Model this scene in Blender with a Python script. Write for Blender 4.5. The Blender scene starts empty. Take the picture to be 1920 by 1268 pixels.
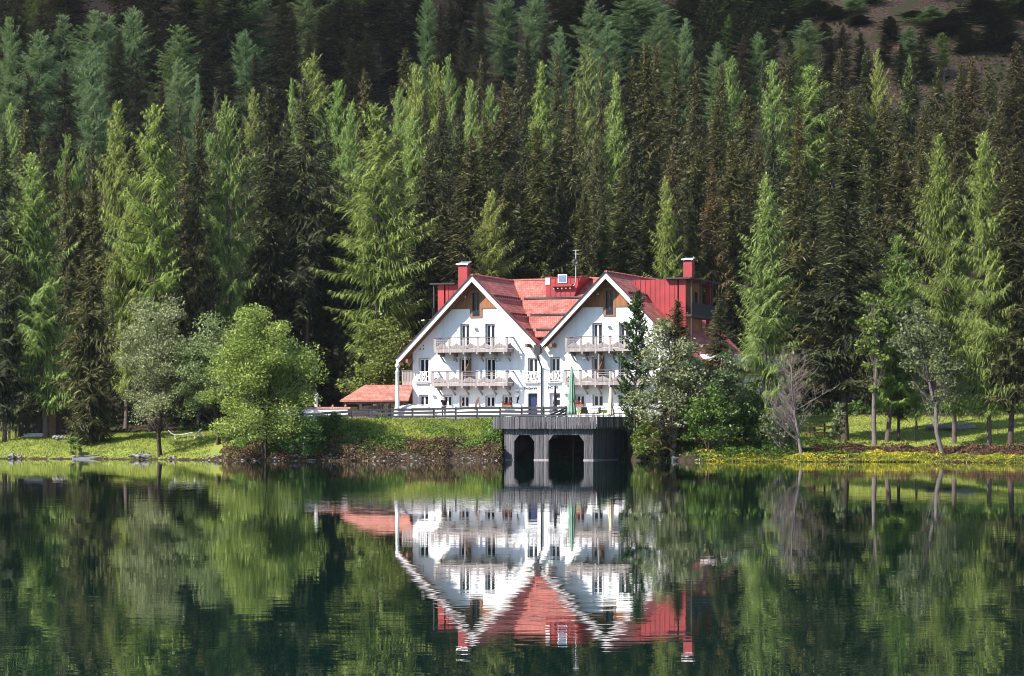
import bpy, math, random
import numpy as np
from mathutils import Vector, Matrix, Quaternion
random.seed(7)
C = bpy.context.scene.collection
SC = bpy.context.scene
R = math.radians
# ------------------------------------------------------------------ camera model (1920 x 1268 photograph)
F, HY, CH = 4730.0, 806.0, 2.5          # focal length in px, horizon row, camera height over the lake
def at(px, py, D):
    return Vector(((px-960)*D/F, D, CH+(HY-py)*D/F))
def gx(px, D): return (px-960)*D/F

# ------------------------------------------------------------------ object helpers
def tag(o, label=None, cat=None, group=None, kind=None):
    if label: o['label'] = label
    if cat: o['category'] = cat
    if group: o['group'] = group
    if kind: o['kind'] = kind
    return o
def thing(name, label, cat, loc=(0,0,0), rotz=0.0, group=None):
    o = bpy.data.objects.new(name, None); C.objects.link(o)
    o.empty_display_size = 0.2
    o.location = loc; o.rotation_euler = (0,0,rotz)
    return tag(o, label, cat, group)
def link(name, me, mat, parent=None, loc=None):
    o = bpy.data.objects.new(name, me); C.objects.link(o)
    if mat is not None and not me.materials: me.materials.append(mat)
    if parent is not None: o.parent = parent
    if loc is not None: o.location = loc
    return o
def copy_tree(o, parent=None):
    c = o.copy(); C.objects.link(c)
    if parent is not None: c.parent = parent
    for ch in list(o.children): copy_tree(ch, c)
    return c

class MB:
    """collects boxes, bars, prisms and tubes, builds ONE mesh object"""
    def __init__(s): s.v=[]; s.f=[]; s.sm=set()
    def add(s, vs, fs, smooth=False):
        b=len(s.v); s.v += [tuple(p) for p in vs]
        for f in fs:
            if smooth: s.sm.add(len(s.f))
            s.f.append(tuple(i+b for i in f))
        return s
    def box(s, x0,x1,y0,y1,z0,z1):
        return s.add([(x0,y0,z0),(x1,y0,z0),(x1,y1,z0),(x0,y1,z0),(x0,y0,z1),(x1,y0,z1),(x1,y1,z1),(x0,y1,z1)],
              [(0,3,2,1),(4,5,6,7),(0,1,5,4),(1,2,6,5),(2,3,7,6),(3,0,4,7)])
    def bar(s, a, b, w, h, up=(0,0,1)):
        a=Vector(a); b=Vector(b); d=(b-a).normalized(); up=Vector(up)
        if abs(d.dot(up))>0.98: up=Vector((0,1,0))
        sd=d.cross(up).normalized(); u=sd.cross(d).normalized()
        vs=[]
        for p in (a,b):
            for i,j in ((-1,-1),(1,-1),(1,1),(-1,1)): vs.append(p+sd*(i*w/2)+u*(j*h/2))
        return s.add(vs,[(0,1,2,3),(7,6,5,4),(0,4,5,1),(1,5,6,2),(2,6,7,3),(3,7,4,0)])
    def prism(s, poly, ext):
        """poly: list of 3-D points, ext: extrusion vector"""
        n=len(poly); e=Vector(ext); P=[Vector(p) for p in poly]
        vs=P+[p+e for p in P]
        fs=[tuple(range(n)), tuple(range(2*n-1,n-1,-1))]+[(i,i+n,(i+1)%n+n,(i+1)%n) for i in range(n)]
        nn=Vector((0,0,0))
        for i in range(n): nn+=P[i].cross(P[(i+1)%n])
        if nn.dot(e)>0: fs=[tuple(reversed(f)) for f in fs]
        return s.add(vs,fs)
    def tube(s, pts, rad, n=6, cap=True, smooth=True):
        pts=[Vector(p) for p in pts]; m=len(pts)
        if not hasattr(rad,'__len__'): rad=[rad]*m
        vs=[]; ref=Vector((0.31,0.87,0.12))
        for i,p in enumerate(pts):
            d=(pts[min(i+1,m-1)]-pts[max(i-1,0)]).normalized()
            a=d.cross(ref)
            if a.length<1e-3: a=d.cross(Vector((1,0,0)))
            a.normalize(); b=d.cross(a)
            for k in range(n):
                t=2*math.pi*k/n; vs.append(p+(a*math.cos(t)+b*math.sin(t))*rad[i])
        fs=[]
        for i in range(m-1):
            for k in range(n):
                k2=(k+1)%n; fs.append((i*n+k,i*n+k2,(i+1)*n+k2,(i+1)*n+k))
        s.add(vs,fs,smooth)
        if cap:
            s.add(vs[:n],[tuple(reversed(range(n)))]); s.add(vs[-n:],[tuple(range(n))])
        return s
    def lathe(s, prof, n=16, c=(0,0,0), fold=0.0, nf=8):
        c=Vector(c); vs=[]
        for r,z in prof:
            for k in range(n):
                t=2*math.pi*k/n; rr=r*(1+fold*math.cos(nf*t)); vs.append(c+Vector((rr*math.cos(t),rr*math.sin(t),z)))
        fs=[]; m=len(prof)
        for i in range(m-1):
            for k in range(n):
                k2=(k+1)%n; fs.append((i*n+k,i*n+k2,(i+1)*n+k2,(i+1)*n+k))
        s.add(vs,fs,True)
        s.add(vs[:n],[tuple(reversed(range(n)))]); s.add(vs[-n:],[tuple(range(n))])
        return s
    def ball(s, c, r, seg=12, ring=8, sq=(1,1,1)):
        prof=[(max(1e-3,r*math.sin(math.pi*i/ring)),-r*math.cos(math.pi*i/ring)) for i in range(ring+1)]
        b=len(s.v); s.lathe(prof,seg)
        for i in range(b,len(s.v)):
            p=s.v[i]; s.v[i]=(p[0]*sq[0]+c[0],p[1]*sq[1]+c[1],p[2]*sq[2]+c[2])
        return s
    def mesh(s, name):
        me=bpy.data.meshes.new(name); me.from_pydata(s.v,[],s.f)
        if s.sm:
            arr=np.zeros(len(s.f),dtype=bool); arr[list(s.sm)]=True
            me.polygons.foreach_set('use_smooth',arr)
        add_uv(me); me.update(); return me
    def build(s, name, mat, parent=None, loc=None, bevel=0):
        o=link(name,s.mesh(name),mat,parent,loc)
        if bevel:
            m=o.modifiers.new('bevel','BEVEL'); m.width=bevel; m.segments=2; m.limit_method='ANGLE'
        return o
def add_uv(me):
    """planar UV in metres on every face: u level, v up the face"""
    uv=me.uv_layers.new(name='UVMap') if not me.uv_layers else me.uv_layers[0]
    Z=Vector((0,0,1))
    for p in me.polygons:
        n=p.normal; u=Z.cross(n)
        u=u.normalized() if u.length>0.05 else Vector((1,0,0))
        v=n.cross(u)
        for li in p.loop_indices:
            co=me.vertices[me.loops[li].vertex_index].co
            uv.data[li].uv=(co.dot(u),co.dot(v))

# ------------------------------------------------------------------ materials
def newmat(name):
    m=bpy.data.materials.new(name); m.use_nodes=True; nt=m.node_tree; nt.nodes.clear()
    out=nt.nodes.new('ShaderNodeOutputMaterial')
    return m,nt,out
class NT:
    def __init__(s,nt): s.nt=nt
    def n(s,t,**kw):
        o=s.nt.nodes.new(t)
        for k,v in kw.items():
            if k.startswith('i_'):
                key=k[2:]; o.inputs[int(key) if key.isdigit() else key.replace('_',' ')].default_value=v
            else: setattr(o,k,v)
        return o
    def l(s,a,b): s.nt.links.new(a,b)
def c4(c): return (c[0],c[1],c[2],1.0)
def mathn(N,op,a,b=None):
    m=N.n('ShaderNodeMath',operation=op)
    for i,x in enumerate((a,b)):
        if x is None: continue
        if isinstance(x,(int,float)): m.inputs[i].default_value=x
        else: N.l(x,m.inputs[i])
    return m.outputs[0]
def mixc(N,fac,a,b,mode='MIX'):
    m=N.n('ShaderNodeMix',data_type='RGBA',blend_type=mode)
    for sock,x in ((m.inputs[0],fac),(m.inputs[6],a),(m.inputs[7],b)):
        if isinstance(x,(int,float)): sock.default_value=x
        elif isinstance(x,tuple): sock.default_value=c4(x)
        else: N.l(x,sock)
    return m.outputs[2]
def principled(name, col, rough=0.6, var=0.12, scale=3.0, bump=0.15, metal=0.0, spec=0.4, coords='Object'):
    m,nt,out=newmat(name); N=NT(nt)
    b=N.n('ShaderNodeBsdfPrincipled'); N.l(b.outputs[0],out.inputs[0])
    tc=N.n('ShaderNodeTexCoord')
    no=N.n('ShaderNodeTexNoise'); no.inputs['Scale'].default_value=scale; no.inputs['Detail'].default_value=6
    N.l(tc.outputs[coords],no.inputs['Vector'])
    no2=N.n('ShaderNodeTexNoise'); no2.inputs['Scale'].default_value=scale*7; no2.inputs['Detail'].default_value=4
    N.l(tc.outputs[coords],no2.inputs['Vector'])
    f=mathn(N,'ADD',mathn(N,'MULTIPLY',no.outputs[0],0.65),mathn(N,'MULTIPLY',no2.outputs[0],0.35))
    r=N.n('ShaderNodeMapRange',i_1=0.3,i_2=0.7); N.l(f,r.inputs[0])
    lo=tuple(max(0,x*(1-var)) for x in col); hi=tuple(min(1,x*(1+var)) for x in col)
    N.l(mixc(N,r.outputs[0],lo,hi),b.inputs['Base Color'])
    b.inputs['Roughness'].default_value=rough; b.inputs['Metallic'].default_value=metal
    b.inputs['Specular IOR Level'].default_value=spec
    if bump:
        bp=N.n('ShaderNodeBump',i_0=bump,i_1=0.03); N.l(no2.outputs[0],bp.inputs['Height']); N.l(bp.outputs[0],b.inputs['Normal'])
    return m
def planks(name, c1, c2, width=0.14, vertical=True, rough=0.75, groove=0.012, spec=0.25, dirt=0.5):
    m,nt,out=newmat(name); N=NT(nt)
    b=N.n('ShaderNodeBsdfPrincipled'); N.l(b.outputs[0],out.inputs[0])
    uv=N.n('ShaderNodeUVMap'); sp=N.n('ShaderNodeSeparateXYZ'); N.l(uv.outputs[0],sp.inputs[0])
    u,v=(sp.outputs[0],sp.outputs[1]) if vertical else (sp.outputs[1],sp.outputs[0])
    q=mathn(N,'DIVIDE',u,width); fl=mathn(N,'FLOOR',q); fr=mathn(N,'FRACT',q)
    wn=N.n('ShaderNodeTexWhiteNoise',noise_dimensions='1D'); N.l(fl,wn.inputs['W'])
    cb=N.n('ShaderNodeCombineXYZ'); N.l(mathn(N,'MULTIPLY',u,14.0),cb.inputs[0]); N.l(mathn(N,'MULTIPLY',v,0.9),cb.inputs[1]); N.l(mathn(N,'MULTIPLY',fl,3.7),cb.inputs[2])
    no=N.n('ShaderNodeTexNoise'); no.inputs['Scale'].default_value=1.0; no.inputs['Detail'].default_value=8; no.inputs['Roughness'].default_value=0.65
    N.l(cb.outputs[0],no.inputs['Vector'])
    st=N.n('ShaderNodeMapRange',i_1=0.34,i_2=0.68); N.l(no.outputs[0],st.inputs[0])
    f=mathn(N,'ADD',mathn(N,'MULTIPLY',wn.outputs[0],1-dirt),mathn(N,'MULTIPLY',st.outputs[0],dirt))
    N.l(mixc(N,f,c1,c2),b.inputs['Base Color'])
    e=mathn(N,'MINIMUM',fr,mathn(N,'SUBTRACT',1.0,fr))
    g=mathn(N,'MINIMUM',mathn(N,'DIVIDE',e,groove/width),1.0)
    h=mathn(N,'ADD',g,mathn(N,'MULTIPLY',no.outputs[0],0.25))
    bp=N.n('ShaderNodeBump',i_0=0.8,i_1=0.02); N.l(h,bp.inputs['Height']); N.l(bp.outputs[0],b.inputs['Normal'])
    b.inputs['Roughness'].default_value=rough; b.inputs['Specular IOR Level'].default_value=spec
    return m
def tiles(name, c1, c2, c3, w=0.2, h=0.33):
    m,nt,out=newmat(name); N=NT(nt)
    b=N.n('ShaderNodeBsdfPrincipled'); N.l(b.outputs[0],out.inputs[0])
    uv=N.n('ShaderNodeUVMap')
    br=N.n('ShaderNodeTexBrick',offset=0.5); br.inputs['Scale'].default_value=1.0
    br.inputs['Brick Width'].default_value=w; br.inputs['Row Height'].default_value=h; br.inputs['Mortar Size'].default_value=0.014
    br.inputs['Mortar Smooth'].default_value=0.4; br.inputs['Bias'].default_value=0.0
    br.inputs['Color1'].default_value=c4(c1); br.inputs['Color2'].default_value=c4(c2); br.inputs['Mortar'].default_value=c4(c3)
    N.l(uv.outputs[0],br.inputs['Vector'])
    no=N.n('ShaderNodeTexNoise'); no.inputs['Scale'].default_value=0.8; no.inputs['Detail'].default_value=6; N.l(uv.outputs[0],no.inputs['Vector'])
    r=N.n('ShaderNodeMapRange',i_1=0.32,i_2=0.68,i_3=0.62,i_4=1.18); N.l(no.outputs[0],r.inputs[0])
    vm=N.n('ShaderNodeVectorMath',operation='SCALE'); N.l(br.outputs[0],vm.inputs[0]); N.l(r.outputs[0],vm.inputs['Scale'])
    N.l(vm.outputs[0],b.inputs['Base Color'])
    sp=N.n('ShaderNodeSeparateXYZ'); N.l(uv.outputs[0],sp.inputs[0])
    saw=mathn(N,'FRACT',mathn(N,'DIVIDE',sp.outputs[1],h))
    ht=mathn(N,'ADD',mathn(N,'MULTIPLY',saw,-0.6),mathn(N,'MULTIPLY',br.outputs['Fac'],-0.7))
    bp=N.n('ShaderNodeBump',i_0=0.9,i_1=0.04); N.l(ht,bp.inputs['Height']); N.l(bp.outputs[0],b.inputs['Normal'])
    b.inputs['Roughness'].default_value=0.65; b.inputs['Specular IOR Level'].default_value=0.22
    return m
def foliage(name, ca, cb, cc, trans=0.35, rough=0.55, spec=0.25):
    """leaf material: colour from the per-leaf value 'var', tinted by the object's own colour"""
    m,nt,out=newmat(name); N=NT(nt)
    at_=N.n('ShaderNodeAttribute',attribute_name='var')
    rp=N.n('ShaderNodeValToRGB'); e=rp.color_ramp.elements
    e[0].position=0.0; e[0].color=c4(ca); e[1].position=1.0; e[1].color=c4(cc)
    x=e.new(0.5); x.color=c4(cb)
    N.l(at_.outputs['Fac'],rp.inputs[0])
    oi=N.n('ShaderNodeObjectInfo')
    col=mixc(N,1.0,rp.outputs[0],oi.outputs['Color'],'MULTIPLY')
    b=N.n('ShaderNodeBsdfPrincipled'); N.l(col,b.inputs['Base Color'])
    b.inputs['Roughness'].default_value=rough; b.inputs['Specular IOR Level'].default_value=spec
    t=N.n('ShaderNodeBsdfTranslucent'); N.l(col,t.inputs[0])
    mx=N.n('ShaderNodeMixShader',i_0=trans); N.l(b.outputs[0],mx.inputs[1]); N.l(t.outputs[0],mx.inputs[2])
    N.l(mx.outputs[0],out.inputs[0])
    return m
M={}
M['plaster']=principled('white plaster',(0.80,0.80,0.80),0.85,0.05,1.2,0.12,spec=0.2)
M['bluepane']=principled('bluish skylight glass',(0.13,0.17,0.26),0.25,0.15,2,0.0)
M['greybark']=principled('grey bark',(0.15,0.125,0.11),0.9,0.4,7,0.5,spec=0.1)
def streaked(m):
    # rain streaks and faint grime on the plaster
    nt=m.node_tree; N=NT(nt); b=[x for x in nt.nodes if x.type=='BSDF_PRINCIPLED'][0]; src=b.inputs['Base Color'].links[0].from_socket
    tc=N.n('ShaderNodeTexCoord'); mp=N.n('ShaderNodeMapping'); mp.inputs['Scale'].default_value=(2.6,2.6,0.16); N.l(tc.outputs['Object'],mp.inputs[0])
    no=N.n('ShaderNodeTexNoise'); no.inputs['Scale'].default_value=1.0; no.inputs['Detail'].default_value=7; no.inputs['Roughness'].default_value=0.65; N.l(mp.outputs[0],no.inputs['Vector'])
    r=N.n('ShaderNodeMapRange',i_1=0.45,i_2=0.72,i_3=0.0,i_4=0.30); N.l(no.outputs[0],r.inputs[0])
    N.l(mixc(N,r.outputs[0],src,(0.47,0.47,0.48)),b.inputs['Base Color'])
streaked(M['plaster'])
M['trim']=principled('white window paint',(0.78,0.76,0.75),0.5,0.04,4,0.05)
M['tile']=tiles('red roof tiles',(0.40,0.108,0.088),(0.53,0.195,0.16),(0.30,0.08,0.065),0.19)
M['shedtile']=tiles('orange shed tiles',(0.44,0.165,0.12),(0.58,0.265,0.21),(0.26,0.085,0.065),0.22,0.3)
M['redmetal']=principled('red sheet metal',(0.27,0.021,0.023),0.55,0.3,0.9,0.05,spec=0.5)
M['zinc']=principled('grey sheet metal',(0.45,0.46,0.48),0.35,0.15,2,0.05,metal=0.6)
M['darkmetal']=principled('dark brown metal',(0.035,0.028,0.028),0.45,0.2,3,0.05)
M['black']=principled('black paint',(0.012,0.012,0.014),0.5,0.2,3,0.0)
M['cladding']=planks('brown vertical boards',(0.20,0.075,0.032),(0.36,0.16,0.075),0.13)
M['soffit']=planks('brown soffit boards',(0.13,0.055,0.03),(0.22,0.10,0.055),0.16,False)
M['barge']=planks('pale weathered bargeboard',(0.60,0.52,0.51),(0.74,0.68,0.68),0.6,False,dirt=0.7)
M['balcony']=planks('grey pink balcony timber',(0.20,0.165,0.155),(0.43,0.375,0.36),0.11,True,dirt=0.5)
M['rail']=planks('dark weathered rail',(0.10,0.08,0.085),(0.20,0.165,0.17),0.2,False)
M['boards']=planks('grey weathered boathouse boards',(0.016,0.0145,0.016),(0.195,0.185,0.195),0.24,True,dirt=0.62,groove=0.03)
M['fence']=planks('grey weathered fence timber',(0.04,0.038,0.043),(0.14,0.132,0.142),0.16,False,dirt=0.6)
M['hut']=planks('black brown hut boards',(0.018,0.013,0.011),(0.09,0.065,0.055),0.2,True)
M['wood']=principled('plain brown wood',(0.20,0.10,0.055),0.7,0.3,5,0.2)
M['paving']=principled('pale gravel paving',(0.46,0.42,0.40),0.9,0.2,1.5,0.3)
M['stone']=principled('pale shore stone',(0.21,0.19,0.175),0.85,0.35,2.5,0.5)
M['concrete']=principled('grey concrete',(0.33,0.31,0.30),0.85,0.25,2.0,0.3)
M['door']=principled('blue door paint',(0.015,0.02,0.07),0.4,0.2,3,0.0)
M['bark']=principled('grey brown bark',(0.075,0.052,0.042),0.9,0.45,6,0.6,spec=0.1)
M['larchbark']=principled('pinkish grey larch bark',(0.115,0.085,0.075),0.9,0.4,6,0.6,spec=0.1)
M['palebark']=principled('pale grey bark',(0.30,0.26,0.235),0.85,0.4,7,0.5,spec=0.1)
M['deadbark']=principled('purplish grey dead bark',(0.185,0.145,0.14),0.85,0.3,7,0.4,spec=0.1)
M['green']=principled('green parasol cloth',(0.20,0.31,0.23),0.85,0.12,4,0.2,spec=0.1)
M['cream']=principled('cream parasol cloth',(0.62,0.53,0.38),0.85,0.1,4,0.2,spec=0.1)
M['charcoal']=principled('charcoal parasol cloth',(0.035,0.03,0.045),0.85,0.2,4,0.2,spec=0.1)
M['lime']=principled('lime tablecloth',(0.38,0.52,0.12),0.85,0.1,4,0.1,spec=0.1)
M['rattan']=planks('dark brown rattan',(0.03,0.022,0.02),(0.085,0.055,0.045),0.03,False)
M['white']=principled('white enamel',(0.80,0.79,0.78),0.4,0.04,3,0.0)
M['boat']=planks('pale pink boat planking',(0.60,0.52,0.50),(0.76,0.70,0.69),0.17,False,dirt=0.4)
M['skin']=principled('skin',(0.50,0.30,0.22),0.55,0.1,8,0.0)
M['blackcloth']=principled('black cotton',(0.014,0.014,0.017),0.9,0.3,6,0.1,spec=0.1)
M['jeans']=principled('dark blue denim',(0.03,0.04,0.075),0.9,0.3,6,0.1,spec=0.1)
M['hair']=principled('short brown hair',(0.06,0.038,0.025),0.7,0.3,10,0.1)
M['amber']=principled('amber glass lamp',(0.75,0.42,0.16),0.3,0.1,6,0.0)
m,nt,out=newmat('dark window glass'); N=NT(nt)
b=N.n('ShaderNodeBsdfPrincipled'); N.l(b.outputs[0],out.inputs[0])
tc=N.n('ShaderNodeTexCoord'); no=N.n('ShaderNodeTexNoise'); no.inputs['Scale'].default_value=1.3; N.l(tc.outputs['Object'],no.inputs['Vector'])
N.l(mixc(N,no.outputs[0],(0.004,0.005,0.008),(0.028,0.032,0.045)),b.inputs['Base Color']); b.inputs['Roughness'].default_value=0.06; b.inputs['Specular IOR Level'].default_value=0.13
M['glass']=m
# leaves
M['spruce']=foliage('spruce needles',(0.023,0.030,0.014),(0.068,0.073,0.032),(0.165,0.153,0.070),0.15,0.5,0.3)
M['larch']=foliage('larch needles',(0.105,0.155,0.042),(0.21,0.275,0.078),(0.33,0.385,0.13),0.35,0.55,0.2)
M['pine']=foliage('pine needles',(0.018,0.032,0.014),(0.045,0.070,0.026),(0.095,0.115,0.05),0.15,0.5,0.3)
M['leaf']=foliage('broad leaves',(0.085,0.14,0.028),(0.20,0.27,0.06),(0.33,0.39,0.12),0.35,0.45,0.3)
M['aspen']=foliage('grey green leaves',(0.075,0.09,0.04),(0.165,0.19,0.10),(0.29,0.31,0.20),0.3,0.55,0.2)
M['grass']=foliage('grass blades',(0.145,0.19,0.035),(0.265,0.30,0.055),(0.39,0.395,0.10),0.35,0.6,0.15)
M['cover']=foliage('bank leaves',(0.055,0.11,0.02),(0.12,0.20,0.035),(0.25,0.30,0.075),0.3,0.5,0.2)
M['dry']=foliage('dry brown brush',(0.04,0.026,0.015),(0.13,0.082,0.045),(0.28,0.185,0.11),0.2,0.7,0.1)
M['marigold']=foliage('yellow flowers',(0.12,0.20,0.03),(0.62,0.44,0.03),(0.80,0.60,0.05),0.25,0.5,0.15)
M['redflower']=foliage('red window flowers',(0.05,0.09,0.03),(0.30,0.03,0.03),(0.45,0.07,0.04),0.25,0.6,0.1)
# ------------------------------------------------------------------ terrain
SHP=[(-600,856),(-150,858),(0,860.5),(150,861),(300,862),(420,863.5),(560,864.5),(700,864.5),(900,864),(938,863.8),(950,862.2),(1180,862.2),(1192,864),(1250,864),(1320,865.5),(1450,866),(1600,866.3),(1750,866.5),(1920,868.5),(2200,870),(2700,874)]
_sx=[];_sy=[]
for px,py in SHP:
    D=F*CH/(py-HY); _sx.append(gx(px,D)); _sy.append(D)
_sx=np.array(_sx);_sy=np.array(_sy)
PROF={'l':([-80,-30,-2,0,0.7,4,12,25,45,70,112,180,225,330,460,900],[-6,-4,-0.5,0,0.38,1.05,2.0,2.6,4.5,9,20,42,58,112,180,400]),
      'c':([-80,-30,-2,0,0.8,8.6,10.2,28,45,70,112,180,225,330,460,900],[-6,-4,-0.5,0,0.45,3.1,3.42,3.5,5,9,20,42,57,112,180,400]),
      'r':([-80,-30,-2,0,0.7,7,11,40,60,75,112,180,225,330,460,900],[-6,-4,-0.5,0,0.32,1.05,1.45,3.85,4.3,8,20,41,55,112,180,400])}
def vnoise(x,y,s,seed=0):
    """smooth value noise"""
    x=np.asarray(x,float)/s; y=np.asarray(y,float)/s
    xi=np.floor(x);yi=np.floor(y); fx=x-xi; fy=y-yi
    fx=fx*fx*(3-2*fx); fy=fy*fy*(3-2*fy)
    def h(a,b):
        n=np.sin(a*127.1+b*311.7+seed*74.7)*43758.5453
        return n-np.floor(n)
    return (h(xi,yi)*(1-fx)+h(xi+1,yi)*fx)*(1-fy)+(h(xi,yi+1)*(1-fx)+h(xi+1,yi+1)*fx)*fy
def sstep(a,b,x):
    t=np.clip((x-a)/(b-a),0,1); return t*t*(3-2*t)
def shore(X): 
    X=np.asarray(X,float)
    return np.interp(X,_sx,_sy)+(vnoise(X,X*0,2.2,3)-0.5)*0.9+(vnoise(X,X*0,0.7,5)-0.5)*0.35
def gz(X,Y):
    X=np.asarray(X,float);Y=np.asarray(Y,float)
    t=Y-shore(X)
    wl=1-sstep(-27,-18,X); wr=sstep(10.5,17,X); wc=1-wl-wr
    z=wl*np.interp(t,*PROF['l'])+wc*np.interp(t,*PROF['c'])+wr*np.interp(t,*PROF['r'])
    far=sstep(100,220,t)
    z=z+far*(vnoise(X,Y,60,1)-0.5)*10+far*(vnoise(X,Y,17,2)-0.5)*4
    near=sstep(0.3,2,t)*(1-sstep(6,14,t))
    flat=sstep(9,11,t)*(1-sstep(30,50,t))*wc
    z=z+near*((vnoise(X,Y,2.5,7)-0.5)*0.35+(vnoise(X,Y,0.9,8)-0.5)*0.22)*(1-flat)
    z=z+sstep(10,16,t)*(1-flat)*(vnoise(X,Y,6,9)-0.5)*0.35
    return z
def Dat(px,py):
    """distance at which the ground in column px shows at row py"""
    D=float(shore(np.array([gx(px,205)]))[0])-3
    while D<300:
        D+=0.1
        if HY-(g1(gx(px,D),D)-CH)*F/D<=py: return D
    return D
def g1(X,Y): return float(gz(np.array([X]),np.array([Y]))[0])

def grid_mesh(name,xs,ys,zf):
    X,Y=np.meshgrid(xs,ys); Z=zf(X.ravel(),Y.ravel())
    nx,ny=len(xs),len(ys)
    v=np.stack([X.ravel(),Y.ravel(),Z],1)
    i=np.arange(nx*(ny-1)).reshape(ny-1,nx)[:,:-1].ravel()
    q=np.stack([i,i+1,i+1+nx,i+nx],1)
    return quads_mesh(name,v,q)
def quads_mesh(name,v,q,var=None,smooth=False):
    me=bpy.data.meshes.new(name)
    me.vertices.add(len(v)); me.vertices.foreach_set('co',np.ascontiguousarray(v,dtype=np.float32).ravel())
    me.loops.add(len(q)*4); me.loops.foreach_set('vertex_index',np.ascontiguousarray(q,dtype=np.int32).ravel())
    me.polygons.add(len(q)); me.polygons.foreach_set('loop_start',np.arange(0,len(q)*4,4,dtype=np.int32))
    if smooth: me.polygons.foreach_set('use_smooth',np.ones(len(q),dtype=bool))
    if var is not None:
        a=me.attributes.new('var','FLOAT','FACE'); a.data.foreach_set('value',np.ascontiguousarray(var,dtype=np.float32))
    me.update(calc_edges=True); me.validate(); return me
xs=np.unique(np.concatenate([np.arange(-52,52.01,0.5),np.sign(np.linspace(-1,1,61))*(52+np.abs(np.linspace(-1,1,61))**1.6*650)]))
ys=np.unique(np.concatenate([np.arange(168,198,3),np.arange(198,262,0.5),np.arange(262,340,3),np.arange(340,560,4),np.arange(560,1050,25)]))
me=grid_mesh('ground',xs,ys,gz)
me.polygons.foreach_set('use_smooth',np.ones(len(me.polygons),dtype=bool))
co=np.empty(len(me.vertices)*3,dtype=np.float32); me.vertices.foreach_get('co',co); co=co.reshape(-1,3)
T=co[:,1]-shore(co[:,0])
wl=1-sstep(-26,-20,co[:,0]); wr=sstep(11,16,co[:,0])
lawn=np.clip(wl*sstep(0.1,0.4,T)*(1-sstep(15,19,T))+wr*sstep(7,10,T)*(1-sstep(36,40,T))+(1-wl-wr)*sstep(3.5,5.5,T)*(1-sstep(10,11,T)),0,1)
scree=sstep(180,225,T)*sstep(20,50,co[:,0])
for nm,arr in (('lawn',lawn),('scree',scree)):
    a=me.attributes.new(nm,'FLOAT','POINT'); a.data.foreach_set('value',arr.astype(np.float32))
m,nt,out=newmat('ground of lawn, soil and forest floor'); N=NT(nt)
b=N.n('ShaderNodeBsdfPrincipled'); N.l(b.outputs[0],out.inputs[0]); b.inputs['Roughness'].default_value=0.95; b.inputs['Specular IOR Level'].default_value=0.1
tc=N.n('ShaderNodeTexCoord')
def noise(sc,det=6,vec=None):
    n=N.n('ShaderNodeTexNoise'); n.inputs['Scale'].default_value=sc; n.inputs['Detail'].default_value=det; N.l(vec or tc.outputs['Object'],n.inputs['Vector']); return n.outputs[0]
def mr(x,a,bb,c=0.0,d=1.0):
    r=N.n('ShaderNodeMapRange',i_1=a,i_2=bb,i_3=c,i_4=d); N.l(x,r.inputs[0]); return r.outputs[0]
n1=noise(0.25);n2=noise(2.2);n3=noise(9.0)
soil=mixc(N,mr(n2,0.35,0.7),(0.022,0.016,0.010),(0.070,0.048,0.032))
soil=mixc(N,mr(n3,0.6,0.7),soil,(0.11,0.085,0.065))
gr=mixc(N,mr(n1,0.35,0.65),(0.12,0.165,0.032),(0.22,0.25,0.048))
gr=mixc(N,mr(n3,0.5,0.75),gr,(0.27,0.275,0.085))
sc=mixc(N,mr(n2,0.35,0.68),(0.055,0.032,0.022),(0.17,0.108,0.078)); sc=mixc(N,mr(n1,0.45,0.6),sc,(0.075,0.07,0.03))
vo=N.n('ShaderNodeTexVoronoi'); vo.inputs['Scale'].default_value=0.55; N.l(tc.outputs['Object'],vo.inputs['Vector'])
sc=mixc(N,mr(mathn(N,'ADD',vo.outputs[0],mathn(N,'MULTIPLY',n1,0.5)),0.26,0.34,1.0,0.0),sc,(0.21,0.16,0.135))
la=N.n('ShaderNodeAttribute',attribute_name='lawn'); sa=N.n('ShaderNodeAttribute',attribute_name='scree')
col=mixc(N,mr(mathn(N,'ADD',la.outputs['Fac'],mathn(N,'MULTIPLY',mathn(N,'SUBTRACT',n2,0.5),0.9)),0.4,0.6),soil,gr)
col=mixc(N,sa.outputs['Fac'],col,sc)
N.l(col,b.inputs['Base Color'])
bp=N.n('ShaderNodeBump',i_0=0.6,i_1=0.15); N.l(n3,bp.inputs['Height']); N.l(bp.outputs[0],b.inputs['Normal'])
me.materials.append(m)
ground=link('ground',me,None); tag(ground,'sloping shore, lawns and forested mountainside beyond the lake',None,kind='structure')

# ------------------------------------------------------------------ lake
m,nt,out=newmat('lake water'); N=NT(nt)
b=N.n('ShaderNodeBsdfPrincipled'); N.l(b.outputs[0],out.inputs[0])
b.inputs['Base Color'].default_value=(0.002,0.015,0.011,1); b.inputs['Roughness'].default_value=0.0; b.inputs['IOR'].default_value=1.42; b.inputs['Specular IOR Level'].default_value=0.5
tc=N.n('ShaderNodeTexCoord')
def wav(scx,scy,det,seed):
    mp=N.n('ShaderNodeMapping'); mp.inputs['Scale'].default_value=(scx,scy,1); mp.inputs['Location'].default_value=(seed*3.1,seed*7.7,seed)
    N.l(tc.outputs['Object'],mp.inputs[0])
    n=N.n('ShaderNodeTexNoise'); n.inputs['Scale'].default_value=1.0; n.inputs['Detail'].default_value=det; n.inputs['Roughness'].default_value=0.55
    N.l(mp.outputs[0],n.inputs['Vector']); return mathn(N,'SUBTRACT',n.outputs[0],0.5)
patch=N.n('ShaderNodeMapRange',i_1=-0.13,i_2=0.15,i_3=0.35,i_4=1.45); N.l(wav(0.02,0.045,2,9),patch.inputs[0])
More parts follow.
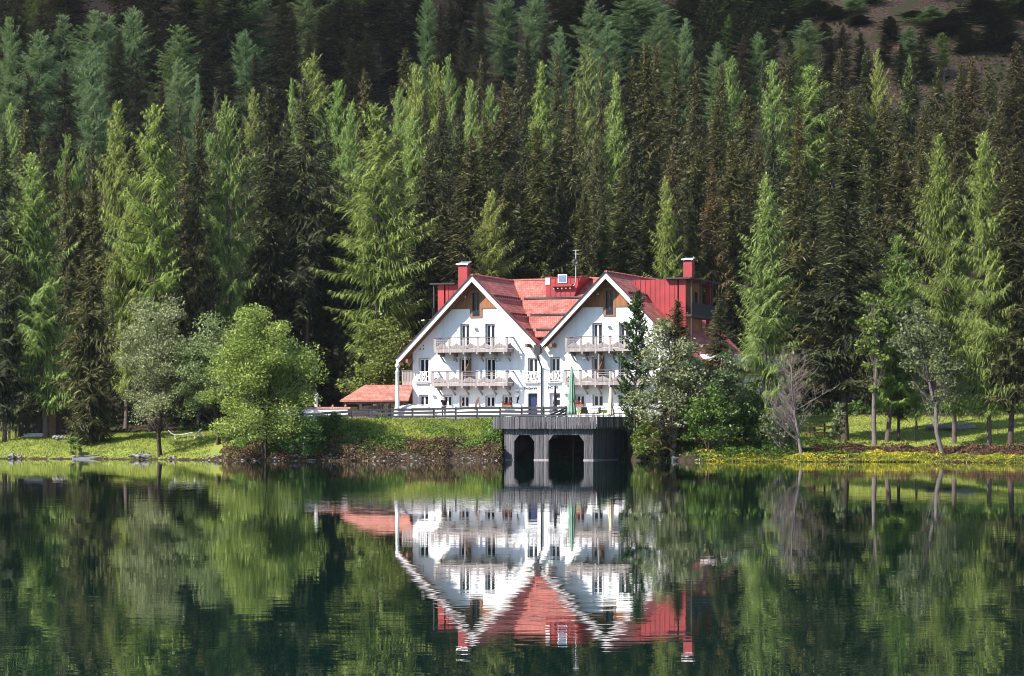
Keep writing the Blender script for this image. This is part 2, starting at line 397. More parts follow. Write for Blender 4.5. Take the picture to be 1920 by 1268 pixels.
sy=mathn(N,'ADD',mathn(N,'ADD',mathn(N,'MULTIPLY',wav(0.45,3.4,3,1),0.0070),mathn(N,'MULTIPLY',wav(0.12,0.75,2,2),0.0028)),mathn(N,'MULTIPLY',wav(1.6,9.0,2,4),0.012))
sy=mathn(N,'MULTIPLY',sy,patch.outputs[0])
sx=mathn(N,'MULTIPLY',mathn(N,'MULTIPLY',wav(0.9,2.6,2,5),0.010),patch.outputs[0])
cb=N.n('ShaderNodeCombineXYZ'); N.l(sx,cb.inputs[0]); N.l(sy,cb.inputs[1]); cb.inputs[2].default_value=1.0
nv=N.n('ShaderNodeVectorMath',operation='NORMALIZE'); N.l(cb.outputs[0],nv.inputs[0]); N.l(nv.outputs[0],b.inputs['Normal'])
lm=MB(); lm.add([(-700,-250,0),(700,-250,0),(700,240,0),(-700,240,0)],[(0,1,2,3)])
lake=lm.build('lake',m); tag(lake,'calm dark green lake mirroring the hotel and forest',None,kind='structure')

# ------------------------------------------------------------------ foliage builders
def unit(a): return a/np.maximum(np.linalg.norm(a,axis=-1,keepdims=True),1e-9)
def ribbons(P,Dv,Sd,Ln,W,droop):
    """leaf ribbons: two quads each, bending down by 'droop'. P,Dv,Sd (n,3)"""
    n=len(P); Ln=Ln[:,None]; W=W[:,None]; dz=np.zeros((n,3)); dz[:,2]=-1
    p1=P+Dv*Ln*0.5+dz*(droop[:,None]*0.25); p2=P+Dv*Ln+dz*droop[:,None]
    v=np.stack([P-Sd*W*0.3,P+Sd*W*0.3,p1-Sd*W*0.5,p1+Sd*W*0.5,p2-Sd*W*0.12,p2+Sd*W*0.12],1).reshape(-1,3)
    b=np.arange(n)[:,None]*6
    q=np.concatenate([b+np.array([[0,1,3,2]]),b+np.array([[2,3,5,4]])],1).reshape(-1,4)
    return v,q
def cards(P,size,rng,flat=0.0):
    """n small leaf quads with random orientation"""
    n=len(P); a=unit(rng.normal(size=(n,3))); a[:,2]*=1-flat; a=unit(a)
    b=unit(np.cross(a,unit(rng.normal(size=(n,3)))))
    s=size[:,None]
    v=np.stack([P-a*s*0.55,P-b*s*0.32,P+a*s*0.55,P+b*s*0.32],1).reshape(-1,3)
    q=np.arange(n*4).reshape(n,4); return v,q
def conifer(seed,H,Rad,kind,hb,gap=0.0,cone=False):
    rng=np.random.default_rng(seed)
    Ps=[];Ds=[];Ss=[];Ls=[];Ws=[];Dr=[];Va=[]
    tr=MB()
    npt=9; wob=np.cumsum(rng.normal(0,0.05,(npt,2)),0)*(1 if kind!='larch' else 1.6)
    zz=np.linspace(0,H,npt)
    def ax(z): return np.array([np.interp(z,zz,wob[:,0])*min(1,z/4),np.interp(z,zz,wob[:,1])*min(1,z/4),z])
    r0=H*0.0068
    rad=[r0*(1.25 if i==0 else 1)*(1-i/(npt-1))**0.8+0.02 for i in range(npt)]
    tr.tube([ax(z) for z in zz],rad,8)
    z=hb*H; ph=rng.uniform(0,6.28,5); top=H*0.992
    step={'spruce':0.27,'larch':0.33,'pine':0.26}[kind]
    while z<top:
        t=(z-hb*H)/(H*(1-hb))
        if kind=='spruce': L0=Rad*(((1-t)**0.8) if cone else min(1,(1-t)/0.45)**0.8*(0.84+0.16*(1-t)))*(0.72+0.28*min(1,t*6))+0.10; nb=rng.integers(3,6)
        elif kind=='larch': L0=Rad*(((1-t)**0.75) if cone else min(1,(1-t)/0.36)**0.72*(0.86+0.14*(1-t)))*(0.66+0.34*min(1,t*4))+0.08; nb=rng.integers(3,6)
        else: L0=Rad*(max(0.0,1-t)**0.6)*(0.7+0.3*min(1,t*3))+0.2; nb=rng.integers(4,6)
        for k in range(nb):
            az=rng.uniform(0,2*math.pi)
            lob=0.84+0.20*math.sin(2*az+ph[0]+z*0.35)+0.20*math.sin(3*az+ph[1]-z*0.62)+0.10*math.sin(az+ph[2])+0.12*math.sin(z*1.9+ph[3])
            if rng.random()<gap+0.04: continue
            L=L0*lob*rng.uniform(0.5,1.22)
            zb=z+rng.uniform(-0.2,0.2)
            if kind=='spruce': e=0.75*t**1.6-0.32*(1-t); sag=0.10; lift=0.16
            elif kind=='larch': e=0.75*t**1.5-0.10*(1-t)+rng.normal(0,0.10); sag=0.08; lift=0.10
            else: e=0.25+0.5*t; sag=0.0; lift=0.15
            dirh=np.array([math.cos(az),math.sin(az),0.0]); perp=np.array([-math.sin(az),math.cos(az),0.0])
            n=max(3,int(L/0.24)); s=np.linspace(0.12,1,n)
            bend=rng.normal(0,0.10)
            P=ax(zb)[None]+dirh[None]*(L*s*math.cos(e))[:,None]+perp[None]*(bend*L*s*s)[:,None]
            P[:,2]+=L*(math.sin(e)*s-sag*np.sin(math.pi*s)+lift*s**3*(1-t))
            if L>0.7:
                mid=P[n//2]
                tr.tube([ax(zb),mid,P[-1]],[0.012+0.012*L,0.010+0.006*L,0.006],3,False)
            tan=unit(np.gradient(P,axis=0))
            # twigs
            m={'spruce':2,'larch':4,'pine':3}[kind]
            for side in (-1,1):
                for j in range(m):
                    Pj=P+rng.normal(0,0.05,P.shape)
                    ang=rng.uniform(0.5,1.25,n)*side
                    d=tan*np.cos(ang)[:,None]+perp[None]*np.sin(ang)[:,None]
                    if kind=='spruce':
                        ln=(0.22+0.42*(1-s)*min(L,2.4))*rng.uniform(0.6,1.3,n)+0.12
                        d[:,2]-=rng.uniform(0.0,0.55,n); dr=ln*rng.uniform(0.1,0.5,n); w=rng.uniform(0.07,0.15,n)
                    elif kind=='larch':
                        ln=(0.22+0.30*(1-s)*min(L,2.2))*rng.uniform(0.5,1.5,n)+0.07
                        d[:,2]-=rng.uniform(-0.1,0.9,n); dr=ln*rng.uniform(0.2,0.9,n); w=rng.uniform(0.035,0.075,n)
                    else:
                        ln=rng.uniform(0.25,0.5,n); d=unit(d+rng.normal(0,0.6,d.shape)); d[:,2]+=0.5; dr=ln*0.05; w=rng.uniform(0.10,0.2,n)
                    ln=ln*min(1.0,0.30+4.2*(1-t)); keep=rng.random(n)<(0.92 if kind=='spruce' else 0.85)
                    if kind=='pine': keep&=s>0.3
                    d=unit(d)
                    sd=unit(np.cross(d,np.array([0,0,1.0])[None]+rng.normal(0,0.5,(n,3))))
                    Ps.append(Pj[keep]);Ds.append(d[keep]);Ss.append(sd[keep]);Ls.append(ln[keep]);Ws.append(w[keep]);Dr.append(dr[keep])
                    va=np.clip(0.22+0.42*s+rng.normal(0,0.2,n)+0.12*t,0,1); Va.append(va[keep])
            # end shoot
            Ps.append(P[-2:]);Ds.append(tan[-2:]);Ss.append(unit(np.cross(tan[-2:],np.array([[0,0,1.0]])+0*tan[-2:])));Ls.append(np.full(2,0.4));Ws.append(np.full(2,0.14));Dr.append(np.full(2,0.08));Va.append(np.full(2,0.85))
        z+=step*rng.uniform(0.7,1.3)*(1.0 if t<0.75 else 0.7)
    # leader shoot
    nl=14; zt=np.linspace(H*0.965,H*1.0,nl); A=np.array([ax(q) for q in zt]); az=rng.uniform(0,6.28,nl)
    d=unit(np.stack([np.cos(az)*0.7,np.sin(az)*0.7,np.full(nl,0.9)],1))
    Ps.append(A);Ds.append(d);Ss.append(unit(np.cross(d,np.array([[0.2,0.1,1.0]])+0*d)));Ls.append(np.full(nl,0.2));Ws.append(np.full(nl,0.06));Dr.append(np.zeros(nl));Va.append(np.full(nl,0.7))
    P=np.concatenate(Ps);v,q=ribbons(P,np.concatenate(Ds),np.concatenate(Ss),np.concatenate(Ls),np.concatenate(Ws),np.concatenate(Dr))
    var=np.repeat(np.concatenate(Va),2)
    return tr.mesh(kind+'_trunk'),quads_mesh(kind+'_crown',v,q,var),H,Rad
def broadleaf(seed,H,Rad,cb,nclump,per,size,stems=1,spread=0.4,shape=1.0,clr=0.62,lean=0.0,low=0.0):
    """trunk(s), limbs to leaf clumps, small leaf quads"""
    rng=np.random.default_rng(seed); tr=MB(); PP=[];SS=[];VV=[]
    tips=[]
    for k in range(stems):
        a=2*math.pi*k/max(1,stems)+rng.uniform(0,1); off=0.0 if stems==1 else spread
        p0=np.array([math.cos(a)*off*0.5,math.sin(a)*off*0.5,-0.1]); p3=np.array([math.cos(a)*off*Rad*0.9+lean,math.sin(a)*off*Rad*0.9,H*rng.uniform(0.78,0.9)])
        pts=[]; 
        for i in range(7):
            s=i/6; p=p0*(1-s)+p3*s+np.array([rng.normal(0,0.10),rng.normal(0,0.10),0])*(0 if i in(0,) else 1); pts.append(p)
        rr=H*0.016/(stems**0.45)
        tr.tube(pts,[rr*(1-0.82*i/6) for i in range(7)],7); tips.append(pts)
    zc=H*(cb+1)/2; hz=H*(1-cb)/2
    for c in range(nclump):
        d=unit(rng.normal(size=3)); rr=rng.random()**0.45
        if c%5==0: rr*=0.6
        zz=zc+d[2]*hz*rr*0.93; tt=(zz-H*cb)/(H*(1-cb))
        prof=max(math.sin(math.pi*np.clip(tt,0.02,0.98)**(0.75*shape))**0.6,low*(1-tt))
        hor=np.array([d[0],d[1]]); hor=hor/max(1e-6,np.linalg.norm(hor))*rr*Rad*prof*abs(math.sqrt(max(0.05,1-d[2]**2)))**0.4
        ctr=np.array([hor[0]+lean*tt,hor[1],zz])
        pts=tips[rng.integers(len(tips))]
        j=min(5,max(1,int(6*(zz-0.14*H-0.25*np.linalg.norm(hor))/(0.85*H)))); root=pts[j]
        md=root*0.5+ctr*0.5+np.array([0,0,-0.06*np.linalg.norm(ctr-root)])
        L=np.linalg.norm(ctr-root); tr.tube([root,md,ctr],[0.008+0.007*L,0.006+0.004*L,0.006],4,False)
        cr=clr*rng.uniform(0.7,1.35)*Rad*0.32
        n=int(per*rng.uniform(0.7,1.3))
        q=rng.normal(size=(n,3)); q=unit(q)*(rng.random(n)**0.5)[:,None]*cr*np.array([1.15,1.15,0.8])
        PP.append(ctr+q); SS.append(size*rng.uniform(0.6,1.35,n)); VV.append(np.clip(rng.normal(0.5+0.15*(rr-0.5),0.24,n)+rng.normal(0,0.08),0,1))
        for w in range(3):
            e=ctr+unit(rng.normal(size=3))*cr*0.9; tr.tube([ctr,e],[0.012,0.005],3,False)
    P=np.concatenate(PP);S=np.concatenate(SS);V=np.concatenate(VV)
    keep=P[:,2]>0.15; P,S,V=P[keep],S[keep],V[keep]
    v,q=cards(P,S,rng,0.25)
    return tr.mesh('broadleaf_trunk'),quads_mesh('broadleaf_crown',v,q,V),H,Rad
# ------------------------------------------------------------------ trees
VAR={'spruce':[conifer(11,26,3.9,'spruce',0.04,0,True),conifer(12,26,2.9,'spruce',0.10),conifer(13,27,2.8,'spruce',0.16,0.08),conifer(14,27,2.8,'spruce',0.30,0.12),conifer(15,25,3.0,'spruce',0.07,0.05),conifer(16,27,3.8,'spruce',0.20,0.15,True),conifer(17,26,3.0,'spruce',0.12,0.2),conifer(18,24,2.6,'spruce',0.08,0.03),conifer(19,28,2.9,'spruce',0.25,0.1)],
     'larch':[conifer(21,25,4.4,'larch',0.05,0,True),conifer(22,26,3.1,'larch',0.12,0.05),conifer(23,26,3.0,'larch',0.20,0.10),conifer(24,27,2.9,'larch',0.32,0.15),conifer(25,24,3.4,'larch',0.03,0.02),conifer(26,26,3.2,'larch',0.15,0.12),conifer(27,25,3.0,'larch',0.10,0.2)],
     'pine':[conifer(31,14,2.3,'pine',0.02),conifer(32,15,2.6,'pine',0.12)]}
LEAFMAT={'spruce':'spruce','larch':'larch','pine':'pine'}
BARKMAT={'spruce':'bark','larch':'larchbark','pine':'bark'}
NAME={'spruce':'spruce_tree','larch':'larch_tree','pine':'pine_tree'}
rt=random.Random(5)
TINT={'spruce':{'b':(1.04,0.99,0.82),'o':(1.08,1.08,0.80),'d':(0.74,0.80,0.74),'r':(1.28,0.94,0.84)},
      'larch':{'y':(1.10,1.05,0.88),'g':(0.98,1.06,0.92),'o':(1.0,1.0,0.93),'t':(1.55,1.6,2.1)},  # 't' puts the bluish haze and shade of the far larches into crown colour
      'pine':{'d':(0.9,1.0,0.8)}}
ROWS={}
def plant(kind,px,py,D,w,label=None,var=None,tint=None,base=None,group=None,row=None,gzoff=0.0,parts=None):
    if D<0: D=Dat(base,-D)
    tip=at(px,py,D); bx=gx(base if base is not None else px,D); z0=g1(bx,D)-0.1+gzoff
    H=tip.z-z0
    if parts is None:
        vs=VAR[kind]; parts=vs[var if var is not None else rt.randrange(len(vs))]
    tm,cm,H0,R0=parts
    t=thing(NAME[kind],label,{'spruce':'spruce tree','larch':'larch tree','pine':'pine tree'}[kind],(bx,D,z0),0,group)
    ax=Vector((tip.x-bx,0,H)).normalized()
    t.rotation_mode='QUATERNION'
    t.rotation_quaternion=Vector((0,0,1)).rotation_difference(ax)@Quaternion((0,0,1),rt.uniform(0,6.28))
    sxy=(w*D/F/2)*(1.18 if row is None else 1.32)*(1.35 if parts[3]>3.6 else 1)/R0*rt.uniform(0.85,1.28); t.scale=(sxy,sxy,H/H0)
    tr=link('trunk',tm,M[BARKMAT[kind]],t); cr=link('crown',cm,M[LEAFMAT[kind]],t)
    ks=TINT[kind]; k=tint or rt.choice(list(ks)); c=ks[k]; j=rt.uniform(0.85,1.15)
    cr.color=(c[0]*j*(1.25 if row=='upper' and k=='d' else 1)*rt.uniform(0.95,1.05),c[1]*j*rt.uniform(0.96,1.04),c[2]*j*rt.uniform(0.92,1.08),1)  # upper dark spruces: crown colour lifted to offset the slope's shade
    if label is None: ROWS.setdefault((row,kind),[]).append((px,t,H,w*D/F))
    return t
# --- near trees, each with its own label
G1='tall conifers around the hotel'
L=[('larch',66,288,-822,116,'feathery green larch before the dark timber hut',1,'g',86),
('spruce',171,330,-832,98,'dense brown-tinged spruce standing alone on the left lawn',0,'b',169),
('larch',222,190,238,110,'left half of the pair of broad flat-topped larches, bright green',1,'y',236),
('larch',286,196,236,112,'right half of the pair of broad flat-topped larches, bare dark stem showing',2,'y',282),
('spruce',372,205,238,86,'narrow ragged brown spruce right of the flat-topped larch pair',1,'b',372),
('larch',418,180,240,78,'slender larch with tufted crown and long bare lower stem behind round tree',3,'g',440),
('spruce',503,165,246,92,'dark spruce directly above the round yellow-green tree',3,'d',None),
('spruce',573,153,243,112,'broad dark spruce with dead lower branches left of the black gap',3,'d',None),
('larch',700,196,238,140,'big shaggy larch with hanging sprays left of the hotel',2,'y',706),
('spruce',640,330,252,66,'dark spruce stem in the black gap left of the shaggy larch',3,'d',634),
('spruce',652,360,256,56,'thin dark spruce close behind the gap left of shaggy larch',3,'d',648),
('spruce',830,168,262,96,'dark pointed spruce between the bright larches above the tiled shed',1,'d',None),
('spruce',885,256,249,96,'brown spruce behind the grey-capped left chimney',1,'b',None),
('larch',916,358,242,84,'small drooping larch just above the left gable roof',1,'y',None),
('spruce',948,152,266,100,'tall brown-topped spruce above the left gable roof',1,'b',None),
('spruce',1012,236,252,108,'olive spruce with layered branches behind the red roof dormer',0,'o',None),
('larch',1010,118,280,100,'bright pointed larch among dark spruces above the valley of the roofs',0,'y',None),
('spruce',1075,160,270,84,'thin spruce with reddish top behind the roof antenna',2,'b',None),
('spruce',1092,358,243,70,'short olive spruce right behind the roof antenna',0,'o',None),
('larch',1150,138,272,84,'vivid green narrow larch above the right gable',0,'g',None),
('spruce',1166,306,247,84,'olive-brown spruce right behind the right gable ridge',0,'o',None),
('spruce',1207,82,278,112,'tallest twin-topped dark spruce above the right gable',0,'o',None),
('larch',1250,336,243,104,'fresh green larch left of the right chimney',0,'y',None),
('spruce',1262,272,252,66,'pinkish-brown dying spruce behind the green larch by the chimney',5,'r',None),
('spruce',1336,308,246,66,'slim reddish spruce above the flat-roofed red penthouse',1,'r',None),
('spruce',1312,268,254,90,'dark spruce close behind the right chimney',0,'o',None),
('spruce',1376,262,252,92,'olive spruce left of the vivid lone larch',4,'o',None),
('spruce',1424,272,252,80,'brown spruce peeping over the tip of the vivid lone larch',1,'b',None),
('larch',1441,328,-828,120,'vivid green cone-shaped larch right of the hotel',0,'g',1432),
('spruce',1492,280,246,96,'olive spruce between the vivid larch and the broad dark spruce',4,'o',None),
('spruce',1590,262,-828,140,'broad dark spruce with bare drooping lower boughs above the brown fence',5,'d',1584),
('spruce',1622,282,242,70,'narrow spruce at the right shoulder of the broad dark spruce',1,'o',None),
('spruce',1683,240,248,96,'brown spruce left of the two tall lawn larches',1,'b',None),
('spruce',1733,262,244,72,'slim brown spruce just left of the first lawn larch',2,'b',None),
('larch',1764,252,-832,118,'left one of two tall yellow-green larches on the right lawn',1,'y',1789),
('larch',1838,248,-838,126,'right one of two tall yellow-green larches on the right lawn',1,'y',1855),
('spruce',1902,270,-836,92,'brown spruce with thick straight trunk at the right edge of the lawn',2,'b',1894),
('larch',1680,440,-829,94,'blue-green young larch over the thin lawn trunks',2,'g',1663),
('larch',1722,560,-829,60,'small larch on a thin straight lawn trunk under the tall larches',2,'g',1719),
('spruce',1690,500,-827,60,'small dark spruce on the middle thin lawn trunk',2,'d',1685),
('spruce',1266,563,-846,84,'small spruce with rusty top hiding the red penthouse wall',0,'r',1268),
('spruce',1346,560,214,86,'small olive spruce hiding the side wing of the hotel',0,'o',1348),
('spruce',10,246,240,80,'dark spruce at the left edge behind the hut',1,'d',None),
('spruce',48,206,250,70,'slim rusty spruce at the left above the hut',1,'b',None),
('spruce',126,292,240,58,'small ragged spruce behind the lone lawn spruce',2,'b',None),
('spruce',30,345,226,86,'dark spruce shading the open porch of the hut',1,'d',8)]
for k,px,py,D,w,lab,var,ti,bs in L:
    plant(k,px,py,D,w,lab,var,ti,bs,G1)
# --- middle rows (unlabelled here: labels are written below from where each stands)
MID=[('spruce',82,255,60,'b'),('larch',152,276,44,'g'),('spruce',172,258,44,'b'),('spruce',333,190,44,'d'),('spruce',402,166,36,'d'),('larch',474,166,74,'y'),('larch',595,96,72,'y'),('larch',638,150,70,'g'),('larch',545,150,52,'g'),
('spruce',685,130,50,'b'),('larch',655,190,60,'g'),('spruce',762,90,66,'b'),('larch',782,118,62,'y'),('larch',820,118,70,'y'),('larch',846,104,52,'g'),('larch',745,165,60,'o'),('spruce',903,106,44,'b'),('larch',880,150,56,'g'),('larch',915,160,56,'g'),('spruce',972,100,54,'b'),('spruce',800,176,50,'d'),
('spruce',1050,98,50,'b'),('larch',1102,80,70,'o'),('spruce',1128,118,44,'b'),('spruce',1156,100,44,'b'),('spruce',1180,106,46,'o'),('spruce',1234,86,54,'b'),('spruce',1270,110,64,'b'),('spruce',1305,115,66,'b'),('spruce',1354,120,46,'b'),('larch',1369,105,66,'g'),('spruce',1430,108,30,'d'),('larch',1449,114,66,'g'),('spruce',1482,104,56,'b'),('larch',1521,124,84,'g'),('spruce',1537,98,52,'b'),('spruce',1575,92,56,'b'),('spruce',1626,88,72,'d'),('larch',1642,94,50,'y'),('larch',1702,106,50,'g'),('spruce',1707,112,76,'d'),('spruce',1762,128,56,'b'),('spruce',1800,116,60,'b'),('spruce',1828,106,50,'r'),('spruce',1856,122,72,'o'),('spruce',1904,80,72,'b'),
('spruce',1500,200,66,'r'),('spruce',1660,178,60,'b'),('spruce',1560,215,64,'o'),('spruce',1400,180,66,'o'),('spruce',1340,190,70,'o'),('spruce',1300,200,60,'b'),('spruce',1450,230,60,'d'),('spruce',1120,256,66,'b'),('spruce',1192,230,76,'d'),('spruce',1045,205,64,'d'),('spruce',985,200,60,'d'),('spruce',910,220,58,'b'),('spruce',860,215,60,'d'),('larch',770,215,76,'g'),('spruce',745,250,60,'d'),('spruce',800,262,64,'b'),('spruce',1790,180,64,'b'),('spruce',1880,190,72,'b'),('spruce',1730,190,60,'o'),('spruce',1605,170,64,'o'),
('spruce',540,210,66,'d'),('spruce',455,230,60,'d'),('spruce',345,262,56,'b'),('larch',395,250,56,'g'),('spruce',150,345,60,'b'),('spruce',105,330,54,'b'),('larch',120,250,46,'g'),('larch',20,195,54,'g'),('spruce',610,230,64,'d'),('spruce',1000,330,66,'o'),('spruce',950,330,64,'o'),('spruce',855,350,60,'d'),('spruce',1050,330,64,'d'),('spruce',1130,370,58,'d'),('spruce',1210,360,60,'o'),('spruce',1295,370,60,'o'),('spruce',1395,370,72,'d'),('spruce',1520,350,72,'d'),('spruce',1640,380,76,'d'),('spruce',1700,370,66,'d'),('spruce',1800,330,70,'d'),('spruce',1870,360,72,'d'),('spruce',790,360,66,'d'),('spruce',720,380,60,'d'),('spruce',560,330,72,'d'),('spruce',480,340,66,'d'),('spruce',400,360,60,'d'),('spruce',320,350,66,'d'),('spruce',260,340,66,'d'),('spruce',130,400,60,'d'),('spruce',60,400,66,'d'),('spruce',598,300,60,'d'),('spruce',622,350,60,'d'),('spruce',668,330,58,'d'),('spruce',610,420,56,'d'),('spruce',645,430,52,'d'),('spruce',690,420,56,'d'),('spruce',585,400,60,'d'),('spruce',1560,420,64,'d'),('spruce',1740,430,64,'d'),('spruce',1450,420,64,'d'),('spruce',1905,420,64,'d'),('spruce',230,430,60,'d'),('spruce',330,450,60,'d')]
for k,px,py,w,ti in MID:
    D=float(np.interp(py,[80,150,200,260,330,400],[312,290,274,258,251,247]))+rt.uniform(-4,4)
    plant(k,px,py,D,w*1.12,None,None,ti,None,'forest conifers behind the hotel','middle')
# --- upper slope in the cloud's shade
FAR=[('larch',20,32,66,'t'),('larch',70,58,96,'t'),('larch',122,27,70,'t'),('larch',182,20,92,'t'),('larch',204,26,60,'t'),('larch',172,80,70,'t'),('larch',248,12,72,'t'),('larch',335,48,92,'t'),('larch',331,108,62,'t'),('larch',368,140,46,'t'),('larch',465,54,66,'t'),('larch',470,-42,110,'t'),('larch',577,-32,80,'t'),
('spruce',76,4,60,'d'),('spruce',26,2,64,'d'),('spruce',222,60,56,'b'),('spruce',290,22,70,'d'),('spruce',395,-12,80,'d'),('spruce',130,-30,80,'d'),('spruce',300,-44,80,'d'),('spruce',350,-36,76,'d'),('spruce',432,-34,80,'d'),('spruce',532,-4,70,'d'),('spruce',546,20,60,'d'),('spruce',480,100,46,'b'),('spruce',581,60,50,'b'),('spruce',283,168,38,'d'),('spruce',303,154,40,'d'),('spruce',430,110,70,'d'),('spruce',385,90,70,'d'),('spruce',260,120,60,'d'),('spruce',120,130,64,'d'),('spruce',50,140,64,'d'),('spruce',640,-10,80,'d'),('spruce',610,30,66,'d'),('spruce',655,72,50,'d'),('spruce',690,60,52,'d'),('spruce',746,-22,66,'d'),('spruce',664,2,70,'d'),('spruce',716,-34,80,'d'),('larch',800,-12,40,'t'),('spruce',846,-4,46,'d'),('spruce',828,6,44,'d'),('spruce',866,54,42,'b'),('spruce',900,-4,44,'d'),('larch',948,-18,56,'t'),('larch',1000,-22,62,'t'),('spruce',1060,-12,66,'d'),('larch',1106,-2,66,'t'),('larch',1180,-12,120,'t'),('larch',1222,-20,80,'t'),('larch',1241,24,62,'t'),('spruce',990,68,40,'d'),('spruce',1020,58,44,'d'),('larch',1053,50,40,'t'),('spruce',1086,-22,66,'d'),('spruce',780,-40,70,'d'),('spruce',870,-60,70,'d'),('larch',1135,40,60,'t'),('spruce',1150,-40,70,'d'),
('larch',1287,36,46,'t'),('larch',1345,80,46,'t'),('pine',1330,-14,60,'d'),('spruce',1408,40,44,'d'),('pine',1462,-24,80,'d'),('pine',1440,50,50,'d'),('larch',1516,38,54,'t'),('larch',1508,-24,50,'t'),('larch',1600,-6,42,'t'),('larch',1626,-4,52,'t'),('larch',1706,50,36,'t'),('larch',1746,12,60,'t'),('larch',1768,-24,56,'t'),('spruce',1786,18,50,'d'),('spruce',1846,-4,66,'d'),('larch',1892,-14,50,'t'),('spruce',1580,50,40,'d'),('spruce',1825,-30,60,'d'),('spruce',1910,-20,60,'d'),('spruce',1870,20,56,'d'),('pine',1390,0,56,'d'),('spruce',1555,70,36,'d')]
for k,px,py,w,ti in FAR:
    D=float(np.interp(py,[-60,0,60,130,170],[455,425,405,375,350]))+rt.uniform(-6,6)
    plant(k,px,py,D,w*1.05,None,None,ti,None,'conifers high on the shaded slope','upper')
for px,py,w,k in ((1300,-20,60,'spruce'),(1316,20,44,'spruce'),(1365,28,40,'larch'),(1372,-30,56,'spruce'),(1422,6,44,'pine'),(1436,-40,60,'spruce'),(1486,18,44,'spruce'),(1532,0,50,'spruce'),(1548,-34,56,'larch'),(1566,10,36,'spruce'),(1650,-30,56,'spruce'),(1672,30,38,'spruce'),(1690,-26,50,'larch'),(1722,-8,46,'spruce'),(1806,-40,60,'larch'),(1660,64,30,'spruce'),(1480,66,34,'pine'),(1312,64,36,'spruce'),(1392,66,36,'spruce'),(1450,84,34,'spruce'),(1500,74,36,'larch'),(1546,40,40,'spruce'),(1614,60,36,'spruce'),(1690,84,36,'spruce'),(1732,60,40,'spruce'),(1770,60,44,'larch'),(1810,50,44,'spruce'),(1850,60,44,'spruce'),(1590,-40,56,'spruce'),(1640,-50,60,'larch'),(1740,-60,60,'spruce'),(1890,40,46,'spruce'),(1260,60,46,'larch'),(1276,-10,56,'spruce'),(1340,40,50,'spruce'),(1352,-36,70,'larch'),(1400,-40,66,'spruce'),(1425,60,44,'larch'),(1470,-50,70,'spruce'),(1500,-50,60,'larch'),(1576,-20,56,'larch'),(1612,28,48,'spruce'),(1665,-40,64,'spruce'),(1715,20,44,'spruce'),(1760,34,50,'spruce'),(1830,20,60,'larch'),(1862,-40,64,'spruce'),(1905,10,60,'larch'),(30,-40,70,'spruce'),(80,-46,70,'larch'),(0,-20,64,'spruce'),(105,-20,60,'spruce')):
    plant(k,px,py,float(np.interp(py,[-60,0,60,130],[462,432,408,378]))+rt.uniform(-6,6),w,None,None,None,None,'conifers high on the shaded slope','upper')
for i in range(34):      # tops only just in the frame, left two thirds of the upper slope
    px=rt.uniform(-40,1250); D=rt.uniform(452,500); H=rt.uniform(20,27); X=gx(px,D); z=g1(X,D)+H
    py=HY-(z-CH)*F/D
    plant('spruce' if rt.random()<0.8 else 'larch',px,py,D,rt.uniform(56,80),None,None,None,None,'conifers high on the shaded slope','upper')
ORD=['','first','second','third','fourth','fifth','sixth','seventh','eighth','ninth','tenth','eleventh','twelfth','thirteenth']
SEC=[(-999,130,'near the left edge'),(130,270,'over the flat-topped larch pair'),(270,400,'over the grey-green aspen'),(400,520,'over the round yellow-green tree'),(520,640,'over the black gap'),(640,770,'over the tiled shed'),(770,900,'over the left chimney'),(900,1010,'over the left roof ridge'),(1010,1120,'over the roof antenna'),(1120,1230,'over the right gable'),(1230,1340,'over the right chimney'),(1340,1440,'over the vivid cone-shaped larch'),(1440,1540,'over the leafless tree'),(1540,1650,'over the broad dark spruce'),(1650,1750,'over the thin lawn trunks'),(1750,1850,'over the tall lawn larches'),(1850,2999,'near the right edge')]
for (row,kind),lst in ROWS.items():
    for a,b,ph in SEC:
        sub=sorted([x for x in lst if a<=x[0]<b],key=lambda x:x[0])
        for i,(px,t,H,w) in enumerate(sub):
            look={('upper','larch'):'blue-green larch',('upper','spruce'):'shaded dark spruce',('upper','pine'):'shaggy dark pine',('middle','larch'):'bright green larch',('middle','spruce'):'brownish spruce',('middle','pine'):'dark pine'}[(row,kind)]
            where={'upper':'high on the slope','middle':'in the sunlit forest'}[row]
            pos='' if len(sub)==1 else (', %s from left'%ORD[i+1] if i+1<len(ORD) else ', %dth from left'%(i+1))
            only='the only %s'%look if len(sub)==1 else look
            t['label']='%s %s %s%s'%(only,where,ph,pos)

# --- broadleaved trees on the shore
def broad(name,label,cat,base,D,parts,leaf,bark,scale=(1,1,1),tint=(1,1,1),rot=0.0,zo=0.0,group=None):
    if D<0: D=Dat(base,-D)
    bx=gx(base,D); t=thing(name,label,cat,(bx,D,g1(bx,D)-0.1+zo),rot,group); t.scale=scale
    link('trunk',parts[0],M[bark],t); cr=link('crown',parts[1],M[leaf],t); cr.color=(*tint,1)
    return t
SB='broadleaved trees along the shore'
broad('round_tree','round yellow-green broadleaf tree with several stems at the water edge','tree',497,-857,broadleaf(141,12.9,4.6,0.0,105,400,0.175,4,0.22,0.95,0.78,0.0,0.85),'leaf','bark',tint=(1.17,1.12,0.95),group=SB)
broad('aspen_tree','grey-green aspen with loose glittering leaves left of the round tree','tree',300,-855,broadleaf(42,14.2,3.9,0.07,90,260,0.17,2,0.12,1.3,0.72,0.0,0.6),'aspen','bark',tint=(1.4,1.34,1.12),group=SB)
broad('alder_tree','mid-green alder with dark thick trunk behind the aspen and round tree','tree',410,-834,broadleaf(43,11.0,3.8,0.12,80,260,0.17,2,0.2,1.0,0.75,0.0,0.6),'aspen','bark',tint=(1.2,1.35,0.9),group=SB)
